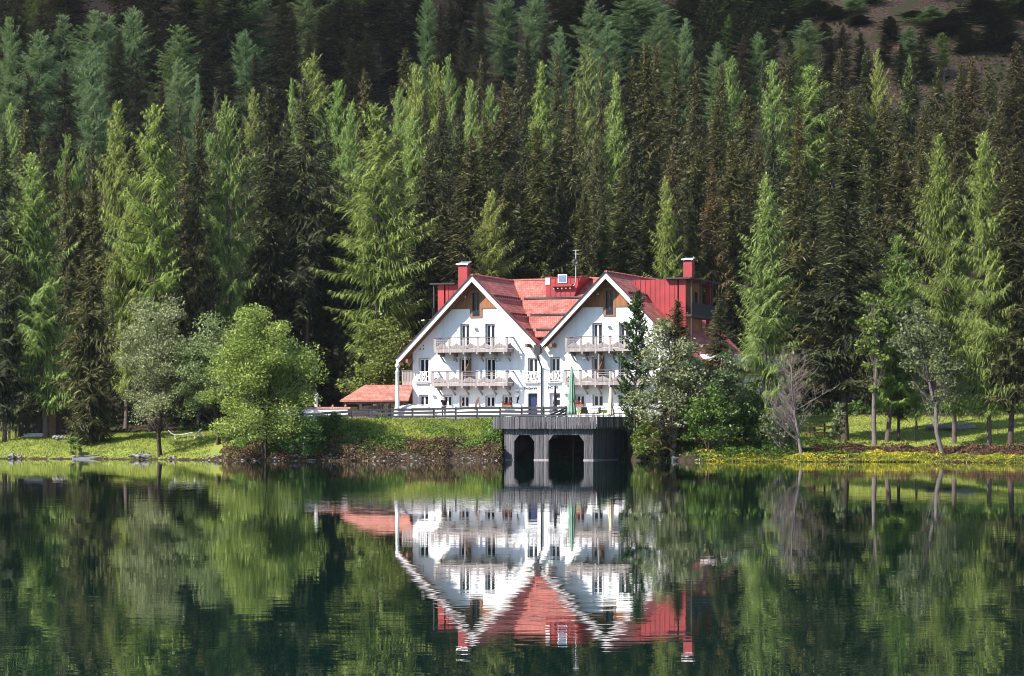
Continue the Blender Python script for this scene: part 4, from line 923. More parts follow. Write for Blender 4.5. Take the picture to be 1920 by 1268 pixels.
# red metal dormer on the main roof
vD=5.65; u_l,_=hx(1023,513,vD); u_r,_=hx(1079,557,vD); zb=zm(vD); zt=ZR+0.05
d=MB(); d.prism([(u_l,vD,zb-0.1),(u_r-0.2,vD,zb-0.1),(u_r+0.35,vD+0.8,zt),(u_l,vD,zt)],(0,0.04,0)) 
d=MB(); d.add([(u_l,vD,zb-0.1),(u_r-0.2,vD,zb-0.1),(u_r+0.5,vD,zt),(u_l,vD,zt),(u_l,VM,zt),(u_r+0.5,VM,zt),(u_r-0.2,VM,zb-0.1),(u_l,VM,zb-0.1)],[(0,1,2,3),(3,2,5,4),(0,3,4,7),(1,6,5,2),(4,5,6,7),(0,7,6,1)])
dm=d.build('dormer',M['redmetal'],hotel); dm['label']='red metal dormer on the main roof'
d=MB()
for i in range(1,6):
    x=u_l+(u_r-u_l)*i/6; d.box(x-0.02,x+0.02,vD-0.04,vD-0.001,zb,zt)
d.box(u_l-0.06,u_r+0.6,vD-0.08,VM,zt+0.001,zt+0.06); d.build('seam',M['redmetal'],dm)
x0,z1=hx(1048,516.5,vD); x1,z0=hx(1062,529,vD); d=MB(); d.box(x0-0.08,x1+0.08,vD-0.07,vD-0.042,z0-0.08,z1+0.08); wd=d.build('dormer_window',M['trim'],dm); d=MB(); d.box(x0,x1,vD-0.085,vD-0.072,z0,z1); d.build('pane',M['bluepane'],wd)
x0,z1=hx(1023.5,520,vD); x1,z0=hx(1031,534,vD); d=MB(); d.box(x0,x1,vD-0.07,vD-0.042,z0,z1)
for i in range(4): d.box(x0+0.06,x1-0.06,vD-0.085,vD-0.071,z0+0.1+i*0.14,z0+0.16+i*0.14)
d.build('vent_grille',M['trim'],dm)
x0,z1=hx(1033.5,533.5,vD-0.4); x1,z0=hx(1072,537,vD-0.4); d=MB(); d.box(x0,x1,vD-0.45,vD-0.042,z0,z1); d.build('pipe_canopy',M['redmetal'],dm)
for i in range(5):
    x=x0+0.2+i*(x1-x0-0.4)/4; d=MB(); d.tube([(x,vD-0.05,z0-0.15),(x,vD-0.3,z0-0.15)],0.07,8); d.build('vent_pipe',M['zinc'],dm)
# antenna pole with dish
x,zb_=hx(1080,533,vD-0.2); _,zt_=hx(1080,469,vD-0.2); d=MB(); d.tube([(x-0.6,vD-0.25,zb_-0.15),(x-0.15,vD-0.25,zb_-0.12),(x,vD-0.25,zb_+0.2),(x,vD-0.25,zb_+1.4),(x,vD-0.25,zt_)],0.045,6); d.bar((x-0.3,vD-0.25,zt_-0.02),(x+0.3,vD-0.25,zt_-0.02),0.04,0.04); d.bar((x-0.2,vD-0.25,zt_-0.35),(x+0.2,vD-0.25,zt_-0.35),0.03,0.03)
an=d.build('antenna_mast',M['zinc'],hotel)
d=MB(); d.lathe([(0.02,0.0),(0.16,0.03),(0.28,0.09),(0.29,0.11),(0.16,0.05),(0.02,0.02)],14); ds=d.build('satellite_dish',M['black'],an,(x,vD-0.32,zt_-1.1)); ds.rotation_euler=(R(80),0,R(15))
# box dormers on the outer slopes
def penthouse(s,c,edge):
    """s=+1 right, -1 left"""
    v0,v1=4.0,11.4; zt=ZR-0.45; wall=MB()
    u_in=c+s*0.7; u_out=edge
    zi=rz(u_in); zo=rz(u_out)
    wall.prism([(u_in,v0,zt),(u_out-s*0.75,v0,zt),(u_out-s*0.75,v0,rz(u_out-s*0.75)-0.15),(u_in,v0,zi-0.15)],(0,0.15,0))
    wall.box(min(u_in,u_out-s*0.75),max(u_in,u_out-s*0.75),v0+0.151,v1,zt-0.16,zt-0.002)
    wall.box(min(u_out-s*0.6,u_out),max(u_out-s*0.6,u_out),v0-0.02,v0+0.35,6.2,zt-0.003)
    wall.box(min(u_out-s*0.4,u_out),max(u_out-s*0.4,u_out),v1-0.3,v1+0.05,6.2,zt-0.003)
    p=wall.build('penthouse',M['redmetal'],hotel)
    p['label']='red sheet-metal box dormer on the outer slope of the %s gable'%('right' if s>0 else 'left')
    sm=MB(); n=9
    for i in range(n):
        u=u_in+(u_out-s*0.75-u_in)*(i+0.4)/n; sm.box(u-0.018,u+0.018,v0-0.04,v0-0.001,rz(u)+0.02,zt-0.01)
    sm.build('seam',M['redmetal'],p)
    fl=MB(); fl.box(min(u_in+s*3,u_out+s*0.6),max(u_in+s*3,u_out+s*0.6),v0-0.5,v1+1.3,zt,zt+0.13); fl.build('flat_roof',M['darkmetal'],p)
    # timber wall set back behind the loggia, floor, dark railing, posts
    lo=MB(); a,b=sorted((u_out-s*0.76,u_out-s*0.95)); lo.box(a,b,v0+0.36,v1-0.31,9.0,zt-0.17); lo.build('loggia_wall',M['cladding'],p)
    for vy in (5.4,8.6):
        a,b=sorted((u_out-s*0.70,u_out-s*0.758)); w_=MB(); w_.box(a,b,vy,vy+1.0,zt-2.9,zt-0.8); wf=w_.build('loggia_door',M['wood'],p); a,b=sorted((u_out-s*0.68,u_out-s*0.699)); w2=MB(); w2.box(a,b,vy+0.12,vy+0.88,zt-2.8,zt-0.9); w2.build('pane',M['glass'],wf)
    fl2=MB(); a,b=sorted((u_out-s*0.75,u_out+s*0.55)); fl2.box(a,b,v0+0.0,v1+0.5,zt-3.25,zt-3.05); fl2.build('loggia_floor',M['darkmetal'],p)
    ra=MB(); a,b=sorted((u_out+s*0.50,u_out+s*0.545)); ra.box(a,b,v0+0.05,v1+0.45,zt-3.04,zt-2.05); ra.build('loggia_railing',M['black'],p)
    for vy in (v0+0.2,v0+2.7,v1-1.4,v1+0.35):
        po=MB(); a,b=sorted((u_out+s*0.42,u_out+s*0.54)); po.box(a,b,vy-0.06,vy+0.06,zt-5.5 if vy<6 else zt-2.04,zt-0.002); po.build('loggia_post',M['darkmetal'],p)
    return p
penthouse(1,CR,11.9); penthouse(-1,CL,-11.6)
# chimneys with tilted metal caps
def chimney(px,y0,y1,v,wd,base):
    x,z1=hx(px,y1,v); _,zt=hx(px,y0,v); mb=MB(); mb.box(x-wd/2,x+wd/2,v-0.35,v+0.35,base,z1+0.18); ch=mb.build('chimney',M['redmetal'],hotel)
    cap=MB(); w=wd/2+0.13; cap.prism([(x-w,v-0.55,z1+0.30),(x+w,v-0.55,z1+0.30),(x+w-0.05,v+0.5,zt+0.10),(x-w+0.05,v+0.5,zt+0.10)],(0,0.02,0.05))
    for sx in (-1,1):
        for sy in (-0.3,0.3): cap.bar((x+sx*(wd/2-0.05),v+sy,z1+0.181),(x+sx*(wd/2-0.05),v+sy,z1+0.40+(0.2 if sy>0 else 0)),0.05,0.05)
    cap.build('cap',M['zinc'],ch)
    dk=MB(); dk.box(x-wd/2+0.05,x+wd/2-0.05,v-0.3,v+0.3,z1+0.182,z1+0.30); dk.build('flue',M['black'],ch)
chimney(870.5,493,503,3.2,0.88,11.5); chimney(1291.5,486,494,5.0,0.80,ZR-0.5)
# lower side wing behind the trees on the right
wg=MB(); wg.box(UR+0.002,UR+4.8,3.0,15,2.4,9.0); wing=wg.build('side_wing',M['plaster'],hotel)
sl=MB(); P=[(UR-0.0,2.2,rz(UR)+0.0),(UR-0.0,15.8,rz(UR)+0.0)]
slab('wing_roof',[(UR+0.95,2.0,rz(UR)-1.0),(UR+0.95,15.8,rz(UR)-1.0),(UR+5.6,15.8,7.6),(UR+5.6,2.0,7.6)],M['tile'],hotel)
for (ux,zz) in ((UR+1.2,7.2),(UR+3.2,7.2),(UR+1.2,4.6),(UR+3.2,4.6)):
    f=MB(); f.box(ux-0.12,ux+1.12,2.93,2.999,zz-1.6,zz+0.1); wo=f.build('window',M['trim'],hotel); g=MB(); g.box(ux,ux+0.46,2.915,2.929,zz-1.5,zz); g.box(ux+0.54,ux+1.0,2.915,2.929,zz-1.5,zz); g.build('pane',M['glass'],wo)
wb=MB(); wb.box(UR+0.3,UR+5.2,1.6,2.92,5.0,5.2); wb.box(UR+0.3,UR+5.2,1.6,1.68,5.201,6.1); wb.build('wing_balcony',M['balcony'],hotel)
# ------------------------------------------------------------------ boathouse with sun deck
AB=R(22); DB=205.2; BO=Vector((gx(1112.5,DB),DB,0)); cb_,sb_=math.cos(AB),math.sin(AB)
def bx_(px,py,v=0.0):
    k=(px-960)/F; u=(k*(BO.y+v*cb_)-BO.x-v*sb_)/(cb_+k*sb_); Y=BO.y-u*sb_+v*cb_
    return u, CH+(HY-py)/F*Y
boat=thing('boathouse','weathered grey plank boathouse with two dark arches under a railed deck','boathouse',BO,-AB)
u0=bx_(946,830)[0]; ZT=bx_(1030,804.5)[1]; VB=8.3
# front wall with two chamfered openings
o1=(bx_(964,830)[0],bx_(1001.5,830)[0]); o2=(bx_(1028.3,830)[0],bx_(1094.8,830)[0]); za=bx_(1030,816)[1]; ch_=0.42
fw=MB(); th=(0,0.12,0)
def slabp(poly): fw.prism([(x,0,z) for x,z in poly],th)
slabp([(u0,-1.2),(o1[0],-1.2),(o1[0],ZT),(u0,ZT)]); slabp([(o1[1],-1.2),(o2[0],-1.2),(o2[0],ZT),(o1[1],ZT)]); slabp([(o2[1],-1.2),(0,-1.2),(0,ZT),(o2[1],ZT)])
for a,b in (o1,o2):
    slabp([(a,za),(b,za),(b,ZT),(a,ZT)]); slabp([(a,za-ch_*1.25),(a+ch_,za),(a,za)]); slabp([(b,za-ch_*1.25),(b,za),(b-ch_,za)])
rr=random.Random(8); x=u0
while x<-0.03:
    w=rr.uniform(0.10,0.22); x2=min(0.0,x+w); dpt=rr.uniform(0.008,0.035); zl=-0.6
    for a,b in (o1,o2):
        if x2>a and x<b:
            e=max(0.0,ch_-min(x-a if x>a else 0,b-x2 if x2<b else 0)); zl=max(zl,za-0.02-(0 if e<=0 else -0.0)); 
    if zl<0: fw.box(x,x2,-dpt,-0.001,zl,ZT-0.002)
    else: fw.box(x,x2,-dpt,-0.001,za+0.01,ZT-0.002)
    x=x2+rr.uniform(0.012,0.03)
fw.build('front_wall',M['boards'],boat)
sw=MB(); y=0.14
while y<VB-0.3: w=rr.uniform(0.12,0.24); sw.box(0.001,rr.uniform(0.01,0.035),y,y+w,-0.6,ZT-0.002); y+=w+rr.uniform(0.012,0.03)
sw.box(-0.12,0.0,0.121,VB,-1.2,ZT); sw.build('side_wall',M['boards'],boat)
sw=MB(); sw.box(u0,u0+0.12,0.121,VB,-1.2,ZT); sw.build('side_wall',M['boards'],boat)
bw=MB(); bw.box(u0+0.121,-0.121,VB-0.12,VB,-1.2,ZT); bw.build('back_wall',M['hut'],boat)
po=MB()
for x in (o1[0]-0.1,o1[1]+0.1,o2[0]-0.1,o2[1]+0.1): po.box(x-0.12,x+0.12,0.122,0.35,-1.2,ZT-0.01)
po.box((o2[0]+o2[1])/2-0.6,(o2[0]+o2[1])/2-0.42,3.0,3.2,-1.2,ZT-0.01); po.build('post',M['hut'],boat)
bb=MB()
for a,b in ((u0,o1[0]),(o1[1],o2[0]),(o2[1],0.0)): bb.box(a-0.02,b+0.02,-0.06,-0.003,-0.3,0.09)
bb.box(0.036,0.07,0.0,VB,-0.3,0.09); bb.build('waterline_strip',M['balcony'],boat)  # pale strip added to draw the bright line at the waterline
dk=MB(); dl=bx_(925,800,-0.35)[0]
for i in range(52):
    y=-0.4+i*(VB+0.8)/52; dk.box(dl,0.45,y,y+(VB+0.8)/52-0.012,ZT+0.16,ZT+0.21)
dk.build('deck',M['fence'],boat)
jo=MB()
for i in range(9): x=dl+0.15+i*(0.2-dl)/8.3; jo.box(x-0.07,x+0.07,-0.42,VB,ZT+0.001,ZT+0.158)
jo.build('deck_joist',M['boards'],boat)
rg=MB(); rr=random.Random(4); zr0=bx_(1030,803)[1]-0.06; zr1=bx_(1030,780.5)[1]
x=dl
while x<0.40:
    w=rr.uniform(0.09,0.17); rg.box(x,min(0.44,x+w),-0.47-rr.uniform(0,0.012),-0.43,zr0+rr.uniform(-0.03,0.03),zr1-0.03+rr.uniform(-0.02,0.015)); x+=w+rr.uniform(0.012,0.05)
y=-0.40
while y<VB+0.3:
    w=rr.uniform(0.09,0.17); rg.box(0.45,0.49,y,y+w,zr0+rr.uniform(-0.03,0.03),zr1-0.03+rr.uniform(-0.02,0.015)); rg.box(dl-0.04,dl,y,y+w,zr0,zr1-0.03); y+=w+rr.uniform(0.012,0.05)
rg.build('plank_railing',M['boards'],boat)
hr=MB(); hr.box(dl-0.06,0.52,-0.52,-0.38,zr1,zr1+0.06); hr.box(0.40,0.52,-0.379,VB+0.3,zr1,zr1+0.06); hr.box(dl-0.06,dl+0.06,-0.379,VB+0.3,zr1,zr1+0.06); hr.box(dl-0.02,0.46,-0.428,-0.39,zr0+0.18,zr0+0.28)
hr.build('handrail',M['fence'],boat)
# ------------------------------------------------------------------ parasols, closed
def parasol(name,label,px,D,yt,yb,rad,mat,zg,fin):
    x=gx(px,D); t=thing(name,label,'parasol',(x,D,zg)); zt=at(px,yt,D).z-zg; zb=at(px,yb,D).z-zg; h=zt-zb
    p=MB(); p.tube([(0,0,0),(0,0,zt)],0.035,8); p.lathe([(0.34,0),(0.34,0.08),(0.06,0.12)],14); p.build('pole',M['zinc'],t)
    c=MB(); c.lathe([(0.05,zt-0.02),(rad*0.36,zt-0.10*h),(rad*0.50,zt-0.25*h),(rad*0.62,zt-0.45*h),(rad*0.85,zt-0.66*h),(rad*0.62,zt-0.72*h),(rad*0.95,zb+0.08*h),(rad*1.05,zb),(rad*0.5,zb+0.03)],40,fold=0.17,nf=8); c.build('canopy',mat,t)
    s=MB(); s.lathe([(rad*0.72,zt-0.71*h-0.05),(rad*0.74,zt-0.71*h+0.05)],16); s.build('strap',mat,t)
    f=MB(); f.lathe([(0.07,zt-0.05),(0.075,zt+0.06),(0.02,zt+0.10)],8); f.build('finial',fin,t)
    return t
parasol('parasol','tall closed grey-green parasol behind the deck railing',1072,212.4,689,778,0.36,M['green'],BO.z+ZT+0.21,M['wood'])
parasol('parasol','closed dark charcoal parasol in front of the right entrance door',1041,216.5,727,772,0.20,M['charcoal'],3.5,M['black'])
parasol('parasol','closed cream parasol among the terrace chairs',1145,214,725,779,0.25,M['cream'],3.45,M['charcoal'])
# ------------------------------------------------------------------ terrace furniture
def chair(px,D,rot,label,zg=3.45):
    t=thing('terrace_chair',label,'chair',(gx(px,D),D,zg),rot,'brown chairs on the terrace')
    s=MB(); s.box(-0.26,0.26,-0.26,0.26,0.40,0.46); s.build('seat',M['rattan'],t)
    b=MB(); b.prism([(-0.26,0.22,0.46),(0.26,0.22,0.46),(0.25,0.36,0.96),(-0.25,0.36,0.96)],(0,0.05,0)); b.build('backrest',M['rattan'],t)
    for sx in (-1,1):
        a=MB(); a.bar((sx*0.27,-0.24,0.66),(sx*0.27,0.28,0.68),0.05,0.035); a.bar((sx*0.27,-0.22,0.46),(sx*0.27,-0.22,0.65),0.035,0.035); a.build('armrest',M['rattan'],t)
        for sy in (-0.22,0.22): l=MB(); l.bar((sx*0.23,sy,0),(sx*0.23,sy,0.40),0.04,0.04,(0,1,0)); l.build('leg',M['rattan'],t)
    return t
chair(1094,214.0,R(188),'dark terrace chair seen from behind, right of the green parasol')
chair(1107,215.0,R(100),'brown terrace chair turned sideways, left of the brown armchair with open arms')
chair(1117,214.2,R(-70),'brown armchair with open arms left of the cream parasol')
chair(1157,214.6,R(95),'brown terrace chair just right of the cream parasol')
chair(1169,214.2,R(-80),'brown terrace chair half hidden by the dark pine')
def table(px,D,label,clabel):
    X=gx(px,D); t=thing('terrace_table',label,'table',(X,D,3.45),0,'tables on the terrace')
    a=MB(); a.box(-0.4,0.4,-0.4,0.4,0.71,0.74); a.build('tabletop',M['wood'],t); l=MB(); l.tube([(0,0,0),(0,0,0.71)],0.05,8); l.lathe([(0.3,0),(0.28,0.04),(0.05,0.07)],12); l.build('leg',M['darkmetal'],t)
    c=MB(); c.box(-0.42,0.42,-0.42,0.42,0.742,0.752); n=12
    for sx,sy,ln in ((0,-1,1),(0,1,1),(1,0,1),(-1,0,1)):
        for k in range(6):
            q=-0.42+0.14*k; dep=0.27+0.05*math.sin(k*2.1)
            if sy: c.box(q,q+0.139,sy*0.424-0.006+0.006*(k%2),sy*0.424+0.006+0.006*(k%2),0.75-dep,0.751)
            else: c.box(sx*0.424-0.006+0.006*(k%2),sx*0.424+0.006+0.006*(k%2),q,q+0.139,0.75-dep,0.751)
    o=c.build('tablecloth',M['lime'],None,(X,D,3.45)); tag(o,clabel,'tablecloth','lime tablecloths')
table(1084,214.8,'small table beside the green parasol','lime green cloth on the table beside the green parasol')
table(1131,214.6,'small table left of the cream parasol','lime green cloth on the table left of the cream parasol')
table(1180,214.9,'small table at the right end of the terrace','lime green cloth on the table at the right terrace end')
# bench along the hotel wall and stair railing
rr_=thing('stair_railing','slanting wooden stair railing at the end of the terrace fence','railing',at(1045,785,213.4)); rr_.location.z=3.3
m_=MB(); a=at(1028,780,213.4)-rr_.location; b=at(1062,764.5,214.5)-rr_.location
for k in range(3):
    o=Vector((0,0,-0.02-0.24*k)); m_.bar(a+o,b+o,0.06,0.16)
m_.build('rail',M['fence'],rr_)
m_=MB(); m_.bar((a.x+0.1,a.y+0.06,-0.2),(a.x+0.1,a.y+0.06,a.z+0.05),0.1,0.1,(0,1,0)); m_.bar((b.x-0.05,b.y+0.06,-0.2),(b.x-0.05,b.y+0.06,b.z+0.1),0.1,0.1,(0,1,0)); m_.build('post',M['fence'],rr_)
# ------------------------------------------------------------------ terrace fence
FP=[(548,778,790,211.0),(588,776,792,211.4),(628.5,773.5,791.5,211.8),(660.5,771.5,790.5,212.1),(693,769.5,789.5,212.4),(734,767.5,787,212.8),(773.5,767.5,786.5,213.1),(814,766.5,786,213.4),(854.5,765.5,785,213.7),(895,765,784.5,214.0),(938,764.5,784,214.3),(978.5,764.5,783.5,214.6),(1019.5,764.5,783.5,214.9),(1062,763.5,783,215.0)]
fe=thing('fence','grey three-rail timber fence along the terrace edge above the bank','fence',at(800,786,213.3)); fe.location.z=3.45
pts=[]
for px,yt,yb,D in FP:
    t_=at(px,yt,D)-fe.location; b_=at(px,yb,D)-fe.location; pts.append((t_,b_))
    p=MB(); p.box(b_.x-0.085,b_.x+0.085,b_.y-0.07,b_.y+0.07,b_.z-0.5,t_.z+0.10); p.build('post',M['fence'],fe)
rj=random.Random(3)
for i in range(len(pts)-1):
    (t1,b1),(t2,b2)=pts[i],pts[i+1]
    for k,f in enumerate((0.03,0.40,0.76)):
        z1=t1.z+(b1.z-t1.z)*f+rj.uniform(-0.03,0.03); z2=t2.z+(b2.z-t2.z)*f+rj.uniform(-0.03,0.03)
        m_=MB(); m_.bar((t1.x+0.086,t1.y-0.1,z1),(t2.x-0.086,t2.y-0.1,z2),0.05,rj.uniform(0.17,0.22)); m_.build('rail',M['fence'],fe)
kb=MB()
for i in range(3,len(pts)-1):
    a,b=pts[i][1],pts[i+1][1]; kb.prism([(a.x+0.09,a.y-0.12,a.z-0.35),(b.x-0.09,b.y-0.12,b.z-0.35),(b.x-0.09,b.y-0.12,b.z+0.10),(a.x+0.09,a.y-0.12,a.z+0.10)],(0,0.22,0))
kb.build('kerb',M['concrete'],fe)
# ------------------------------------------------------------------ small things on the terrace
pv=MB(); pv.add([gp for gp in [(gx(520,213),213,0),(gx(1062,215.2),215.2,0),(gx(1190,214),214,0),(12,221,0),(5,218.5,0),(-9,223.5,0),(-12,233,0),(-19.5,233,0),(-20,216,0)]],[tuple(range(9))])
bm_=pv
zs=[g1(v[0],v[1]) for v in pv.v]; pv.v=[(v[0],v[1],3.60) for v in pv.v]; P9=list(pv.v); pv=MB(); pv.prism(P9,(0,0,-2.4))
po_=pv.build('terrace_paving',M['paving'],None); tag(po_,'pale gravel terrace before the hotel',None,kind='structure')
def lamp(px,D,yt,yb,label):
    x=gx(px,D); z=3.4; t=thing('street_lamp',label,'lamp',(x,D,z)); zt=at(px,yt,D).z-z; zb=0
    p=MB(); p.lathe([(0.19,0),(0.19,1.5),(0.16,1.6),(0.15,zt-0.75),(0.19,zt-0.70),(0.11,zt-0.55),(0.11,zt-0.36)],16); p.build('pole',M['white'],t)
    g=MB(); g.ball((0,0,zt-0.17),0.21,16,10); g.build('globe',M['white'],t)
lamp(745,214.3,682,780,'white globe lamp on a thick white post left of the hotel')
x=gx(593,217); t=thing('bollard','round-topped white post on the terrace beside the round tree','post',(x,217,3.5)); p=MB(); p.lathe([(0.24,0),(0.24,0.12),(0.17,0.2),(0.15,1.7),(0.20,1.76),(0.20,1.86)],16); p.build('shaft',M['white'],t); p=MB(); p.ball((0,0,2.0),0.19,14,8); p.build('head',M['white'],t)
# low wall with tile coping
t=thing('low_wall','low white wall with red tile coping left of the fence','wall',(gx(590,216.3),216.3,3.3)); w_=MB(); a=gx(515,216.3)-t.location.x; b=gx(652,216.3)-t.location.x
w_.box(a,b,-0.12,0.12,0,1.0); w_.build('masonry',M['plaster'],t); c_=MB(); x=a
while x<b:
    c_.prism([(x,-0.2,1.001),(x+0.29,-0.2,1.001),(x+0.29,0,1.13),(x,0,1.13)],(0,0.0,0.03)); c_.prism([(x,0.0,1.13),(x+0.29,0,1.13),(x+0.29,0.2,1.001),(x,0.2,1.001)],(0,0,0.03)); x+=0.31
c_.build('coping',M['shedtile'],t)
for px in (600,624,648): 
    q=MB(); q.lathe([(0.09,1.16),(0.12,1.24),(0.03,1.36)],8,(gx(px,216.3)-t.location.x,0,0)); q.build('finial',M['shedtile'],t)
# tiled open shed
D=222; t=thing('open_shed','open shed with hipped orange tiled roof left of the hotel','shed',(gx(700,D),D,3.55))
def q_(px,py,DD): return at(px,py,DD)-t.location
rf=MB(); e0=q_(637,753.5,D); e1=q_(766,752.5,D); r0=q_(684,724.5,D+3.0); r1=q_(775,724.5,D+3.0)
rf.prism([e0,e1,r1,r0],(0,0.0,0.12)); k0=q_(662,745,D+6.2); k0.z=e0.z; rf.add([e0+Vector((0,0,0.12)),r0+Vector((0,0,0.12)),k0],[(0,1,2)]); k1=Vector((r1.x,r1.y+3,e0.z)); rf.add([r0+Vector((0,0,0.12)),r1+Vector((0,0,0.12)),k1,k0],[(0,1,2,3)])
rf.build('roof',M['shedtile'],t)
bm2=MB(); bm2.bar(e0+Vector((0.3,0.2,-0.12)),e1+Vector((-0.1,0.2,-0.12)),0.16,0.2); bm2.build('beam',M['hut'],t)
for px,dd in ((676,D+0.2),(724,D+0.2),(731,D+0.6),(672,D+5.5)):
    p=MB(); b=at(px,770,dd)-t.location; p.box(b.x-0.13,b.x+0.13,b.y-0.1,b.y+0.1,-0.2,e0.z-0.22 if dd<D+3 else e0.z); p.build('post',M['hut'],t)
# picnic table under the shed
t=thing('picnic_table','wooden picnic table under the tiled shed','table',(gx(699,223.5),223.5,3.55))
for nm_,bxs in (('tabletop',(-0.8,0.8,-0.35,0.35,0.7,0.76)),('bench',(-0.8,0.8,-0.85,-0.6,0.42,0.47)),('bench',(-0.8,0.8,0.6,0.85,0.42,0.47)),('backrest',(-0.8,0.8,0.85,0.9,0.6,1.1))):
    q=MB(); q.box(*bxs); q.build(nm_,M['balcony'],t)
for sx in (-0.6,0.6): q=MB(); q.bar((sx,-0.75,0),(sx,-0.1,0.7),0.08,0.08); q.bar((sx,0.75,0),(sx,0.1,0.7),0.08,0.08); q.bar((sx+0.08,-0.7,0.38),(sx+0.08,0.88,0.38),0.06,0.08); q.build('leg',M['balcony'],t)
# upturned clinker boat
D=215.2; t=thing('rowing_boat','pale pink upturned boat on the terrace beside the white lamp','boat',(gx(783,D),D,3.62))
bt=MB(); n=13; mseg=11; L=2.05; vs=[]
for i in range(n):
    s=i/(n-1); x=-L*0.98+2*L*0.98*s; wd=0.80*(1-abs(2*s-0.82)**3.2*0.62) if s<0.95 else 0.30; hh=1.02*(1-abs(2*s-0.75)**2.6*0.55)
    for k in range(mseg):
        a=math.pi*k/(mseg-1); vs.append((x,-math.cos(a)*wd,max(0,math.sin(a))**0.8*hh*(0.97 if k%2 else 1.0)))
fs=[]
for i in range(n-1):
    for k in range(mseg-1): fs.append((i*mseg+k,(i+1)*mseg+k,(i+1)*mseg+k+1,i*mseg+k+1))
fs+= [tuple(range(mseg)),tuple(reversed(range((n-1)*mseg,n*mseg)))]
bt.add(vs,fs); bt.build('hull',M['boat'],t); kl=MB(); kl.tube([(-1.5,0,0.86),(-0.5,0,1.02),(0.5,0,0.98),(1.5,0,0.72)],0.035,6); kl.build('keel',M['barge'],t)
# standing dark crescent board
D=217; t=thing('crescent_board','dark crescent-shaped board leaning upright before the hotel wall','board',(gx(893,D),D,3.6))
o0=t.location; oz=Vector((0,0,0)); c=MB(); pl=[(889,769),(890,760),(893,750),(898,743.5),(899.5,745),(897,753),(894.5,762),(893.5,769)]
c.prism([at(a,b,D)-o0 for a,b in pl],(0,0.06,0)); c.build('board',M['wood'],t); c=MB(); c.bar(at(897.5,748,D)-o0+Vector((0,0.1,0)),at(899.5,769,D)-o0+Vector((0,0.5,0)),0.04,0.04); c.build('prop',M['fence'],t)
# window flower boxes
for px0,px1,py,lab in ((943,961,763.5,'red flower box on the ground-floor sill left of the lantern'),(1079,1096,762.5,'red flower box on the ground-floor sill right of the green parasol')):
    x0,z=hx(px0,py); x1,_=hx(px1,py); t=thing('flower_box',lab,'flower box',HO+Vector(((x0+x1)/2*ca-0.2*sa*1.0,-(x0+x1)/2*sa-0.2*ca,z)),-A); h=(x1-x0)/2
    b=MB(); b.prism([(-h,-0.11,0),(h,-0.11,0),(h,-0.13,0.2),(-h,-0.13,0.2)],(0,0.2,0)); b.build('box',M['wood'],t)
    rg_=np.random.default_rng(int(px0)); P=np.stack([rg_.uniform(-h,h,260),rg_.uniform(-0.16,0.1,260),0.2+np.abs(rg_.normal(0,0.13,260))],1); v,q=cards(P,rg_.uniform(0.05,0.10,260),rg_); link('flowers',quads_mesh('flowers',v,q,rg_.random(260)),M['redflower'],t)['kind']='stuff'
# ------------------------------------------------------------------ left shore: timber hut, loungers, slipway, boulders
D=229; t=thing('timber_hut','black weathered timber hut with sloping roof behind the left larch','hut',(gx(70,D),D,g1(gx(70,D),D)-0.1)); o0=t.location
def q(px,py,dd=D): return at(px,py,dd)-o0
wl_=MB(); zb=-0.3
a,b=q(33,760),q(128,735); wl_.prism([(a.x,0,zb),(b.x,0,zb),(b.x,0,b.z-0.15),(a.x,0,a.z-0.15)],(0,4.5,0)); wl_.build('wall',M['hut'],t)
rr2=MB(); a,b=q(2,772.5),q(132,732.5); n=Vector((0,-0.7,0)); rr2.prism([(a.x,-0.9,a.z),(b.x,-0.9,b.z),(b.x,-0.9,b.z+0.14),(a.x,-0.9,a.z+0.14)],(0,6.2,0)); rr2.build('roof',M['hut'],t)
for px in (10,20,32): 
    p=MB(); a=q(px,790); zt=q(px,772-(px-2)*0.31).z; p.box(a.x-0.09,a.x+0.09,-0.7,-0.52,zb,zt-0.0); p.build('porch_post',M['hut'],t)
dr=MB(); a=q(94,780); dr.box(a.x-0.12,a.x+0.5,-0.05,-0.002,0.1,2.3); dr.build('door',M['wood'],t)
rl=MB(); a,b=q(0,800),q(30,800); rl.bar((a.x,-0.75,a.z),(b.x,-0.75,a.z),0.05,0.12); rl.bar((a.x,-0.75,a.z-0.4),(b.x,-0.75,a.z-0.4),0.05,0.12); rl.build('porch_rail',M['hut'],t)
D=Dat(64,821); t=thing('board_stack','pale boards stacked on the ground before the timber hut','boards',(gx(64,D),D,g1(gx(64,D),D)))
for k in range(4): b=MB(); b.bar((-1.0+0.1*k,0.1*k,0.08+0.09*k),(0.75+0.08*k,-0.1+0.1*k,0.10+0.09*k),0.22,0.05); b.build('board',M['barge'],t)
D=Dat(116,824); t=thing('stone_heap','heap of pale stones right of the hut corner','stone heap',(gx(116,D),D,g1(gx(116,D),D)))
rs=random.Random(9); b=MB()
for k in range(26):
    b.ball((rs.uniform(-0.65,0.65),rs.uniform(-0.3,0.3),rs.uniform(0,0.3)),rs.uniform(0.09,0.2),7,5,(1.2,1,0.75))
b.build('stones',M['stone'],t)
